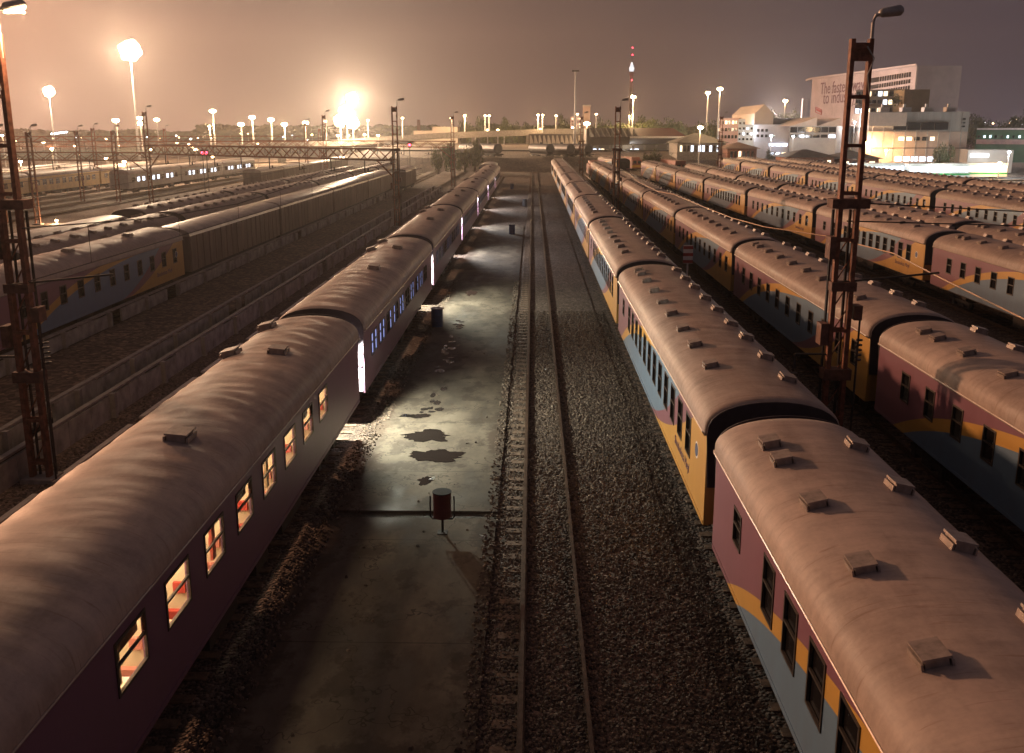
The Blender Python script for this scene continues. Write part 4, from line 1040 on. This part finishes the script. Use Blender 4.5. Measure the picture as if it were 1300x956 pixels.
# warehouse bright front
t = bld('warehouse', 'wide bright warehouse with pale cladding over a warm lit front, right of the near mast')
a, b = face_pts(1102, 1229, 236, 232); 
slab(a, b, -.2, zof(167, 234), 30, M('warehouse_lower_wall', (.55,.40,.32), .8, 0, .2, .25, .15), 'wall', t)
a1, b1 = face_pts(1103, 1229, 236.6, 232.6); slab(a1, b1, zof(167, 234), zof(142, 234), 28, M('cladding_pale', (.40,.36,.33), .7, 0, .12, 1.2, .1, stretch=(1,1,.05)), 'cladding', t)
windows(t, face_pts(1133, 1203, 235, 233)[0], face_pts(1133, 1203, 235, 233)[1], zof(165.5, 234), zof(155, 234), 4, 1, [gdark], .9, .9, 2, .9)
windows(t, *face_pts(1138, 1190, 235, 233.5), zof(205, 234), zof(198, 234), 5, 1, [E_winc], .8, .8, 2, .3)
windows(t, *face_pts(1140, 1190, 235, 233.5), zof(180, 234), zof(172, 234), 5, 1, [E_win, gdark, E_win], .7, .6, 6, .3)
windows(t, *face_pts(1218, 1225, 232.8, 232.6), zof(163, 234), zof(149, 234), 1, 3, [gdark], .5, .4, 2, .9)
for k in range(9):
    o = a.lerp(b, (k+.4)/9); MB().tube([(o.x, o.y-.12, -.2), (o.x, o.y-.12, zof(142, 234)-.4)], .09, 6).build('downpipe', galv, t)
    if k % 2: MB().box(o.x, o.x+2.2, o.y+3, o.y+5, zof(142, 234), zof(142, 234)+1.1).box(o.x+.4, o.x+.9, o.y+3.4, o.y+3.9, zof(142, 234)+1.1, zof(142, 234)+1.9).build('roof_unit', galv, t)
MB().box(a.x, b.x, b.y-1.2, b.y-.2, zof(188, 234), zof(187, 234)).build('canopy', roofgrey, t)
MB().box(a.x-1, a.x+8, a.y-3, a.y-.3, zof(160,234), zof(143, 234)).build('bay', M('bay_cladding', (.6,.48,.40), .7, 0, .1, 1, .1), t)
# shed with sawtooth roof left of mast
t = bld('workshop', 'grey workshop with a sawtooth roof and long window bands, left of the near mast')
a, b = face_pts(1003, 1062, 252, 246); slab(a, b, -.2, zof(160, 249), 25, M('workshop_wall', (.36,.33,.31), .8, 0, .15, .3, .1), 'wall', t)
for i, (u0, u1) in enumerate([(1003, 1036), (1036, 1066)]):
    p, q = face_pts(u0, u1, 251.5-i*3, 248.5-i*3); zl, zh = zof(160, 249), zof(149+i, 249)
    s = MB(); s.v = [(p.x,p.y-.4,zl),(q.x,q.y-.4,zl),(q.x,q.y-.4,zh),(p.x,p.y+25,zl),(q.x,q.y+25,zl),(q.x,q.y+25,zh)]; s.f = [(0,1,2),(5,4,3),(0,2,5,3),(1,4,5,2),(0,3,4,1)]; s.build('roof', M('sawtooth_sheet', (.5,.4,.34), .7, 0, .15, .5, .1), t)
windows(t, a, b, zof(169, 249), zof(160.5, 249), 6, 1, [gdark], .88, .8, 2, .15); windows(t, a, b, zof(176, 249), zof(169.5, 249), 6, 1, [gdark, gdark, E_winc], .8, .6, 2, .15)
# grey building with gable (957-1003)
t = bld('gabled_store', 'grey store with a pale gable and a bright white lit ground floor')
a, b = face_pts(957, 1002, 268, 262); slab(a, b, -.2, zof(158, 265), 20, M('store_wall', (.33,.31,.33), .8, 0, .15, .3, .1), 'wall', t)
p, q = face_pts(957, 981, 267, 266); zl = zof(158, 265); m = (p+q)/2
s = MB(); s.v = [(p.x,p.y,zl),(q.x,q.y,zl),(q.x,q.y,zl+3),(m.x,m.y,zl+5.4),(p.x,p.y,zl+3)]+[(p.x,p.y+30,zl),(q.x,q.y+30,zl),(q.x,q.y+30,zl+3),(m.x,m.y+30,zl+5.4),(p.x,p.y+30,zl+3)]
s.f = [(0,1,2,3,4),(9,8,7,6,5),(2,7,8,3),(3,8,9,4),(0,5,6,1),(1,6,7,2),(4,9,5,0)]; s.build('gable', M('gable_pale', (.5,.42,.36), .8, 0, .1, .3, .1), t)
p, q = face_pts(981, 1020, 268, 268); MB().box(p.x, q.x, p.y, p.y+20, zof(158,268)+.02, zof(150,268)).build('roof', roofgrey, t)
windows(t, *face_pts(977, 1001, 263.5, 262.3), zof(186, 265), zof(181, 265), 3, 1, [E_winc], .9, .7, 3, .3); windows(t, *face_pts(977, 1001, 263.5, 262.3), zof(200, 265), zof(191, 265), 3, 1, [E_winc, E_win], .7, .5, 3, .3)
windows(t, *face_pts(960, 976, 266, 265), zof(176, 265), zof(162, 265), 3, 2, [gdark], .6, .5, 3, .3)
# pink flats 912-936 and grey lit 936-957
t = bld('flats', 'pink three storey flats behind the twin lamp poles')
a, b = face_pts(911, 937, 290, 284); slab(a, b, -.2, zof(150, 287), 12, pinkm, 'wall', t); windows(t, a, b, zof(178, 287), zof(151, 287), 6, 3, [gdark, E_win, gdark, gdark], .55, .45, 7, .15)
t = bld('stair_block', 'pale blue lit stair block between the pink flats and the grey store')
a, b = face_pts(937, 957, 280, 276); slab(a, b, -.2, zof(151, 278), 12, M('stair_wall', (.4,.42,.42), .8, 0, .15, .3, .1), 'wall', t); windows(t, a, b, zof(180, 278), zof(153, 278), 4, 4, [gdark, gdark, E_winc], .4, .4, 8, .15)
plight('yard_flood', tuple(atY(948, 168, 268)), 2500, (.85,.93,1), .5)
# low houses with hipped roofs
def hip(u0, u1, y, vb, ve, vr, label, wall=brick, roofm=roofgrey, depth=12, nx=6, wm=None):
    t = bld('hipped_house', label, 'house', 'low hipped roof buildings by the yard'); a, b = face_pts(u0, u1, y, y); ze, zr = zof(ve, y), zof(vr, y)
    MB().box(a.x+.5, b.x-.5, y, y+depth, -.2, ze).build('wall', wall, t)
    i = min(depth/2, (b.x-a.x)/2.2); s = MB(); s.v = [(a.x-.4,y-.7,ze),(b.x+.4,y-.7,ze),(b.x+.4,y+depth+.7,ze),(a.x-.4,y+depth+.7,ze),(a.x+i,y+depth/2,zr),(b.x-i,y+depth/2,zr)]
    s.f = [(0,1,5,4),(1,2,5),(2,3,4,5),(3,0,4),(3,2,1,0)]; s.build('roof', roofm, t)
    windows(t, Vector((a.x+1, y, 0)), Vector((b.x-1, y, 0)), max(.6, ze-2.4), ze-.3, nx, 1, wm or [gdark, E_win, gdark], .6, .7, int(u0), .08)
hip(858, 925, 236, 190, 181.5, 169, 'long grey hipped station shed with lit windows below the low bright lamp', conc, roofgrey, 14, 12, [E_win, gdark, gdark, E_winc])
hip(922, 965, 225, 196, 188.5, 181, 'small brick house with a brown hipped roof before the pink flats', brick, M('roof_tile_brown', (.22,.11,.07), .8, 0, .2, .8, .1), 10, 6)
hip(1002, 1065, 206, 206, 199.5, 190, 'dark hipped shed left of the near mast', brick, roofgrey, 12, 7)
hip(1066, 1122, 208, 206, 201, 192, 'brown hipped shed right of the near mast', brick, roofgrey, 12, 4)
# green hall at the right edge
t = bld('green_hall', 'long green and pale hall with a scalloped eave at the right picture edge')
a, b = face_pts(1240, 1330, 300, 290); slab(a, b, -.2, zof(164, 295), 20, M('green_cladding', (.05,.14,.07), .7, 0, .2, .5, .1), 'wall', t); 
sc = MB()
for k in range(26):
    p = a.lerp(b, (k+.5)/26); sc.box(p.x-.55, p.x+.55, p.y-.6, p.y-.3, zof(166.5,295)+abs((k%2)-.5)*.8, zof(163.5,295)+.2)
sc.build('eave_scallops', whitep, t); p = a.lerp(b, 0); slab((a.x,a.y-.5), (b.x,b.y-.5), zof(183,295), zof(177,295), .4, M('pink_band', (.5,.33,.3), .8, 0, .2, .8, .1), 'band', t)
windows(t, a, b, zof(176,295), zof(171,295), 12, 1, [gdark,gdark,E_winc], .3, .6, 3, .3)
t = bld('kiosk', 'low pale kiosk with a bright white light panel at the right edge')
a, b = face_pts(1232, 1290, 222, 220); slab(a, b, -.2, zof(190, 221), 8, M('kiosk_wall', (.5,.42,.38), .8, 0, .1, .5, .1), 'wall', t); windows(t, *face_pts(1234, 1260, 221.8, 221), zof(200,221), zof(194,221), 1, 1, [E_winc], .9, .7, 1, .2)
plight('kiosk_light', tuple(atY(1250, 200, 214)), 2500, (.9,1,.95), .4)
# road, with buses added in place of vehicle light trails
struct(MB().box(58, 260, 186, 198, -.2, -.1).build('road', asph))
struct(MB().box(58, 260, 198, 198.3, -.2, .02).box(58,260,185.7,186,-.2,.02).build('kerb', conc))
def trail_bus(x, y, label, green=True):
    t = thing('bus', label, 'bus', (x, y, -.1), 0, 'lit buses on the road behind the right hand trains')
    b = MB(); b.box(-6, 6, -1.25, 1.25, .4, 1.5).box(-6,6,-1.25,1.25,2.5,3.1).box(-6,-5.85,-1.25,1.25,1.5,2.5).box(5.85,6,-1.25,1.25,1.5,2.5)
    for k in range(7): b.box(-6+k*1.98-.06 if k else -5.85, -6+k*1.98+.06, -1.25, 1.25, 1.5, 2.5)
    b.build('body', whitep, t)
    MB().box(-6.02, 6.02, -1.28, -1.255, .9, 1.2).build('stripe', M('bus_green', (.03,.4,.1), .5, 0, .1, 1, 0), t)
    MB().box(-5.8, 5.8, -1.2, -1.15, 1.5, 2.5).build('window_strip', E_winc, t)
    for xx in (-4, 4):
        for yy in (-1.2, 1.0): MB().tube([(xx, yy, .5), (xx, yy+.25, .5)], .5, 16).build('wheel', rubber, t)
    for yy in (-.9, .9): MB().tube([(-6.03, yy, .8), (-6.0, yy, .8)], .15, 10).build('headlight', E_white, t)
for i, (u, g) in enumerate([(1080, 1), (1136, 1), (1190, 0), (1248, 1)]):
    p = atY(u, 205, 190); trail_bus(p.x, 190+(i%2)*3.2, ['first white bus with lit windows, just right of the near mast', 'second lit white bus before the warehouse', 'third lit white bus below the lit bush', 'fourth lit white bus at the right edge'][i])
    plight('bus_light', (p.x, 186, 3.4), 900, (.9, 1, .95), .5)  # added light with no source of its own, beside each stand-in vehicle
# parked cars near station
carm = [M('car_blue', (.03,.06,.12), .35, .2, .1, 1, 0), M('car_white', (.6,.6,.58), .35, .1, .1, 1, 0), M('car_dark', (.03,.03,.03), .35, .2, .1, 1, 0)]
def car(x, y, rz, m, label):
    t = thing('parked_car', label, 'car', (x, y, -.2), rz, 'parked cars behind the trains')
    prof = [(-2.1,.35),(-2.1,.8),(-1.9,.9),(-1.2,.95),(-.6,1.42),(.9,1.45),(1.6,1.0),(2.1,.9),(2.15,.35)]
    s = MB(); n = len(prof); s.v = [(a, -.85, z) for a, z in prof]+[(a, .85, z) for a, z in prof]; s.f = [tuple(range(n)), tuple(range(n, 2*n))[::-1]]+[(i, n+i, n+(i+1) % n, (i+1) % n) for i in range(n)]
    s.build('body', m, t)
    g = MB(); g.v = [(-1.05,-.865,.98),(-.58,-.865,1.36),(.85,-.865,1.38),(1.4,-.865,1.0),(-1.05,.865,.98),(-.58,.865,1.36),(.85,.865,1.38),(1.4,.865,1.0)]; g.f = [(0,1,2,3),(7,6,5,4)]; g.build('window', gdark, t)
    for xx in (-1.35, 1.35):
        for yy in (-.87, .67): MB().tube([(xx, yy, .32), (xx, yy+.2, .32)], .32, 14).build('wheel', rubber, t)
for i, (u, v) in enumerate([(873, 201), (921, 204), (987, 206), (1030, 208)]):
    p = atY(u, v, 205 if i else 212); car(p.x, p.y, (0, .2, 3.1, 0)[i], carm[(0,2,1,2)[i]], ['blue car parked before the station shed', 'dark car parked before the brick house', 'white car parked below the blue white lamp', 'dark car parked by the dark hipped shed'][i])
# ------------------------------------------------------------------ station hall with fins
t = bld('station_hall', 'long station hall with a dark red roof, white fascia and slanted concrete fins')
y = 262; a, b = face_pts(745, 872, y, y)
zr0, zr1 = zof(162.5, y), zof(173, y)
s = MB(); x0 = atY(800, 165, y).x; xe = b.x
s.v = [(x0, y, zr1), (xe, y, zr1), (xe-2.5, y+9, zr0), (x0-3.5, y+9, zr0), (x0, y+20, zr1), (xe, y+20, zr1)]; s.f = [(0,1,2,3),(3,2,5,4)]; s.build('roof', roofred, t)
MB().box(x0, xe, y-.3, y, zr1-.5, zr1).build('fascia', whitep, t)
s = MB(); zc = zof(183, y); s.v = [(x0, y+.05, zr1-.5), (xe, y+.05, zr1-.5), (xe-5, y+6, zc), (x0, y+6, zc)]; s.f = [(0,1,2,3)]; s.build('soffit', M('soffit_grey', (.30,.30,.33), .7, 0, .1, .5, 0), t)
xl = atY(690, 165, y).x
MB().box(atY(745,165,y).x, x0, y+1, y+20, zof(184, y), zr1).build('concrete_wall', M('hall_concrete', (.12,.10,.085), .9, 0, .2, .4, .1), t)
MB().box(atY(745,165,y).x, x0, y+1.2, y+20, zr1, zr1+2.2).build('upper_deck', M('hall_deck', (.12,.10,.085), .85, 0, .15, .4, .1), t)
for k in range(9):
    xx = atY(748+k*7.0, 165, y).x; f = MB(); f.v = [(xx,y+1.1,zr1+2.1),(xx+.3,y+1.1,zr1+2.1),(xx+1.6,y-.2,zr1-.2),(xx+1.2,y-.2,zr1-.2),(xx,y+1.4,zr1-.2),(xx+1.6,y+1.4,zr1-.2)]; f.f = [(0,3,2,1),(0,4,3),(1,2,5),(3,4,5,2)]; f.build('roof_fin', conc, t)
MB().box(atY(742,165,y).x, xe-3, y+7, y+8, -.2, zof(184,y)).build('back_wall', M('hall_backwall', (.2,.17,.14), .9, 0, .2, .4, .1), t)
windows(t, atY(743, 165, y+6.9), atY(768, 165, y+6.9), 2.6, 4.6, 5, 1, [E_winc, E_win, E_winc], .85, .7, 4, .15); windows(t, atY(778, 165, y+6.9), atY(812, 165, y+6.9), 2.6, 4.6, 6, 1, [gdark, E_winc, gdark], .85, .7, 4, .15)
for k in range(8): xx = atY(745+k*15, 165, y).x; MB().box(xx-.25, xx+.25, y+1.4, y+1.9, -.2, zof(184,y)).build('column', conc, t)
plight('hall_light', tuple(atY(795, 186, 266)), 500, (1,.9,.75), .5)
t = bld('retaining_fins', 'row of pale slanted concrete fins under the end of the viaduct', 'wall')
y = 285
for k in range(12):
    u = 673+k*5.6; p = atY(u, 183.5, y); q = atY(u, 172, y)
    f = MB(); f.v = [(p.x-.1,y,q.z),(p.x+.35,y,q.z),(p.x+1.15,y-1.6,p.z),(p.x-.1,y-1.6,p.z),(p.x-.1,y+.5,p.z),(p.x+1.15,y+.5,p.z)]; f.f = [(0,3,2,1),(0,4,3),(1,2,5),(3,4,5,2)]; f.build('fin', M('fin_concrete', (.5,.42,.33), .8, 0, .15, .8, .1), t)
p, q = atY(671, 184, y), atY(745, 184, y); MB().box(p.x, q.x, y+.6, y+2, -.2, atY(671,170,y).z).build('back_wall', officed, t)
plight('fin_light', (q.x-4, y-14, 9.5), 2600, (1,.7,.45), .4)
# pale stone tower and low building beside it
t = bld('stone_tower', 'square pale stone tower beside the bright lamp at the viaduct end', 'tower'); p = atY(740.5, 135, 330); q = atY(749.5, 135, 330)
MB().box(p.x, q.x, 330, 333, -.2, p.z).build('shaft', M('tower_stone', (.4,.26,.2), .85, 0, .15, .5, .1), t); MB().box(p.x-.25, q.x+.25, 329.8, 333.2, p.z, p.z+.5).build('cornice', conc, t)
t = bld('lit_house', 'small house with many lit windows left of the stone tower', 'building'); a, b = face_pts(725, 738, 340, 340); slab(a, b, -.2, zof(148, 340), 8, pinkm, 'wall', t); windows(t, a, b, zof(163,340), zof(149,340), 4, 4, [E_win, E_win, gdark], .5, .5, 3, .15)
t = bld('pale_store', 'low pale flat roofed store on the skyline left of centre', 'building'); a, b = face_pts(549, 581, 340, 340); slab(a, b, -.2, zof(161, 340), 12, M('store_pale', (.5,.4,.32), .85, 0, .1, .3, .1), 'wall', t); a, b = face_pts(525, 549, 340, 340); slab(a, b, -.2, zof(166,340), 12, M('store_pale', (.5,.4,.32), .85, 0, .1, .3, .1), 'lean_to', t)
plight('store_light', tuple(atY(570, 163, 330)), 1800, sod, .4)
t = bld('chimney', 'thin dark chimney on the skyline left of centre', 'chimney'); p = atY(531.5, 152, 600); MB().tube([(p.x,600,-.2),(p.x,600,p.z)], [1.5,.9], 10).build('stack', brick, t)
t = bld('pillar', 'slim pale pillar at the left edge of the office block', 'pillar'); p = atY(1023, 125, 300); MB().box(p.x-.8,p.x+.8,300,301.5,-.2,p.z).build('shaft', officem, t)
# tall bare pole
p = atZ(729, 214, -.2); t = thing('flood_pole', 'tall bare pole with a small unlit head behind the train right of the gravel', 'pole', p)
hh = atY(731, 91, p.y).z+.2
MB().tube([(0,0,0),(0,0,hh)], [.32,.16], 10).build('pole', galv, t); MB().box(-.9,.9,-.2,.2,hh,hh+.35).build('head', dsteel, t)
# TV tower
t = thing('television_tower', 'slender television tower with a white lit pod and red lights on the skyline', 'tower', (0,0,0)); Y = 1800
def zt_(v): return atY(800, v, Y).z
xx = atY(800.5, 140, Y).x
MB().tube([(xx,Y,-.2),(xx,Y,zt_(98))], [5,3], 12).build('shaft', officem, t)
MB().tube([(xx,Y,zt_(91)),(xx,Y,zt_(87)),(xx,Y,zt_(83)),(xx,Y,zt_(79))], [3.5,5,2.8,1.2], 14).build('pod', EM('pod_glow', (.9,.95,1), 1.6), t)
MB().tube([(xx,Y,zt_(98)),(xx,Y,zt_(91))], [3,5.5], 14).build('pod_base', officem, t)
MB().tube([(xx,Y,zt_(79)),(xx,Y,zt_(58))], [1.0,.4], 8).build('antenna', dsteel, t)
for v in (61, 70, 102): MB().tube([(xx,Y-8,zt_(v)-1.2),(xx,Y-8,zt_(v)+1.2)], 1.0, 8).build('warning_light', E_red, t)
# ------------------------------------------------------------------ trees
def crown_mesh(seed, n=1500, elong=1.0, lobes=9):
    r2 = random.Random(seed); b = MB(); cs = []
    for _ in range(lobes):
        a = r2.uniform(0, 6.28); rr_ = r2.uniform(.15, .62); cs.append((math.cos(a)*rr_, math.sin(a)*rr_, r2.uniform(.25, .85)*elong, r2.uniform(.22, .42)))
    cs.append((0, 0, .55*elong, .5))
    for _ in range(n):
        c = cs[r2.randrange(len(cs))]; d = Vector((r2.gauss(0,1), r2.gauss(0,1), r2.gauss(0,1))).normalized(); rad = c[3]*(r2.random()**.25)
        p = Vector(c[:3])+d*rad; s = r2.uniform(.025, .055)
        u = Vector((r2.gauss(0,1), r2.gauss(0,1), r2.gauss(0,1))).normalized(); w = u.cross(d).normalized()
        b.quad(p-u*s, p+w*s*.6, p+u*s, p-w*s*.6)
    return b.mesh('crown', leaf)
def trunk_mesh(seed):
    r2 = random.Random(seed); b = MB(); b.tube([(0,0,0),(.01,.01,.3),(-.01,.02,.55)], [.05,.035,.02], 8)
    for k in range(5):
        a = k*1.3; b.tube([(0,0,.22+.05*k), (math.cos(a)*.2, math.sin(a)*.2, .45+.05*k), (math.cos(a)*.33, math.sin(a)*.33, .62+.04*k)], [.022,.014,.006], 6)
    return b.mesh('trunk', bark)
CR = [crown_mesh(s, 2600, e) for s, e in ((1, 1), (2, .85), (3, 1.1), (4, 1.0))]; TR = trunk_mesh(3)
def tree(u, vtop, y, w, label, group, k=0):
    p = atY(u, vtop, y); h = (p.z+.2)
    t = thing('tree', label, 'tree', (p.x, p.y, -.2), random.uniform(0, 6), group)
    c = link('crown', CR[k % 4], t); c.scale = (w*.52, w*.52, h/1.12*.95); tr = link('trunk', TR, t); tr.scale = (h*.8, h*.8, h*.85)
for i, (u, v, y, w) in enumerate([(779,153,280,9),(793,150,310,10),(821,149,320,13),(843,147,330,14),(862,149,330,13),(773,156,285,6),(588,150,350,7),(598,154,345,6),(613,143,350,8),(627,146,350,9),(642,150,350,9),(656,153,345,9),(670,151,350,10),(700,152,360,12),(716,147,350,8),(766,147,330,10)]):
    tree(u, v, y, w, f'{"olive" if i < 6 else "dark"} tree on the skyline {"behind the red station roof" if i < 6 else "beyond the viaduct"}, {ORD[i] if i else "first"} of the row', 'skyline trees around the station', i)
tree(888, 141, 250, 10, 'big round olive tree behind the low bright lamp', 'skyline trees around the station', 1)
tree(794, 151, 288, 15, 'yellow lit bushy tree left of the tall lamp over the station roof', 'lit trees by the station', 0)
tree(820, 152.5, 288, 15, 'yellow lit bushy tree right of the tall lamp over the station roof', 'lit trees by the station', 2)
tree(829, 180, 200, 5.5, 'dark round bush in front of the station hall', 'bushes by the yard', 1)
tree(978, 190, 230, 3.5, 'dark bush before the gabled store', 'bushes by the yard', 2)
tree(1200, 180, 222, 6, 'warm lit leafy bush before the warehouse', 'bushes by the yard', 3)
tree(1092, 196, 205, 2, 'small dark bush at the foot of the near mast view', 'bushes by the yard', 0)
for i, (u, v, y, w) in enumerate([(925,148,420,16),(950,147,430,16),(985,141,420,14),(1003,137,420,11),(1012,140,430,12),(905,142,430,15),(1195,150,420,12),(1225,148,420,14),(1245,140,400,14),(1262,146,410,14),(1282,150,410,14),(1300,136,390,16),(1180,152,430,12),(870,150,440,14)]):
    tree(u, v, y, w, f'dark tree on the right hand skyline, {ORD[i] if i else "first"} in the row', 'dark skyline trees at the right', i)
for i, (u, v, y, w) in enumerate([(572,178,215,5),(590,175,220,6),(603,178,222,5),(556,184,205,4)]):
    tree(u, v, y, w, f'dusty dark tree in front of the viaduct, {ORD[i] if i else "first"} of the clump', 'trees in the clump before the viaduct', i)
# far tree line
b = MB(); r2 = random.Random(3)
for k in range(9000):
    u = r2.uniform(-150, 1500); y = r2.uniform(700, 760); base = 166 if u > 250 else 172
    vt = base-5-5*noise.noise(Vector((u*.02, 0, 3)))-2*noise.noise(Vector((u*.09, 1, 3))); v = vt+(174-vt)*r2.random()**1.4
    p = atY(u, v, y); s = r2.uniform(1.2, 2.6); a = r2.uniform(0, 3)
    b.quad((p.x-s, y, p.z), (p.x, y+math.sin(a)*s, p.z-s*.7), (p.x+s, y, p.z+.2), (p.x, y-math.cos(a)*s, p.z+s*.7))
stuff(b.build('far_treeline', leaf), 'distant dark tree line along the horizon', 'woods')
struct(MB().box(-2500, 2500, 770, 1100, -.25, 6).build('far_hill', M('far_hill_earth', (.04,.04,.025), .9, 0, .3, .02, 0)))

# ------------------------------------------------------------------ key light: distant yard floodlights from the left
sun = bpy.data.lights.new('yard_floodlight_sun', 'SUN'); sun.energy = 2.7; sun.angle = R(2.0); sun.color = (1, .50, .27)
so = bpy.data.objects.new('yard_floodlight_sun', sun); COL.objects.link(so)
az, el = R(46), R(12.5)   # from the left of +Y
d = Vector((math.sin(az)*math.cos(el), -math.cos(az)*math.cos(el), -math.sin(el)))
so.rotation_euler = d.to_track_quat('-Z', 'Y').to_euler()
# ------------------------------------------------------------------ sky
W = bpy.data.worlds.new('World'); S.world = W; W.use_nodes = True; nt = W.node_tree
bg = nt.nodes['Background']; tc = N(nt, 'ShaderNodeTexCoord').outputs['Generated']; sp = N(nt, 'ShaderNodeSeparateXYZ'); nt.links.new(tc, sp.inputs[0])
hor = math_(nt, 'SQRT', math_(nt, 'ADD', math_(nt, 'MULTIPLY', sp.outputs[0], sp.outputs[0]), math_(nt, 'MULTIPLY', sp.outputs[1], sp.outputs[1])))
az_ = math_(nt, 'ADD', math_(nt, 'MULTIPLY', math_(nt, 'DIVIDE', sp.outputs[0], hor), .5), .5)
hz = ramp_(nt, az_, [(.0, (.20,.125,.09)), (.27, (.29,.195,.165)), (.40, (.25,.165,.138)), (.47, (.20,.12,.095)), (.55, (.115,.078,.072)), (.72, (.075,.060,.085)), (1, (.05,.042,.055))])
up = ramp_(nt, az_, [(.0, (.10,.065,.05)), (.27, (.135,.095,.088)), (.40, (.105,.073,.070)), (.47, (.10,.063,.055)), (.60, (.060,.043,.048)), (.72, (.046,.036,.050)), (1, (.035,.03,.042))])
f = ramp_(nt, math_(nt, 'MAXIMUM', sp.outputs[2], 0), [(0, 0.0), (.055, .5), (.16, 1.0)])
col = mix_(nt, f, hz, up)
col = mix_(nt, math_(nt, 'MULTIPLY', noise_(nt, 3, 4, tc), .15), col, (.2, .13, .11))
col = mix_(nt, ramp_(nt, math_(nt, 'ADD', math_(nt, 'MULTIPLY', sp.outputs[1], .5), .5), [(.3, 0.0), (.6, 1.0)]), (.055, .045, .055), col)
nt.links.new(col, bg.inputs['Color']); bg.inputs['Strength'].default_value = 1.0
# ------------------------------------------------------------------ haze, added so the lamps show halos
HAZE = True
if HAZE:
    m = bpy.data.materials.new('yard_haze'); m.use_nodes = True; nt = m.node_tree; nt.nodes.clear()
    o = N(nt, 'ShaderNodeOutputMaterial'); v = N(nt, 'ShaderNodeVolumePrincipled'); v.inputs['Density'].default_value = .00032; v.inputs['Color'].default_value = (.95, .9, .88, 1); v.inputs['Anisotropy'].default_value = .82
    nt.links.new(v.outputs[0], o.inputs['Volume'])
    stuff(MB().box(-700, 900, -60, 1900, -1.3, 190).build('haze', m), 'thin night haze hanging over the whole yard', 'haze')
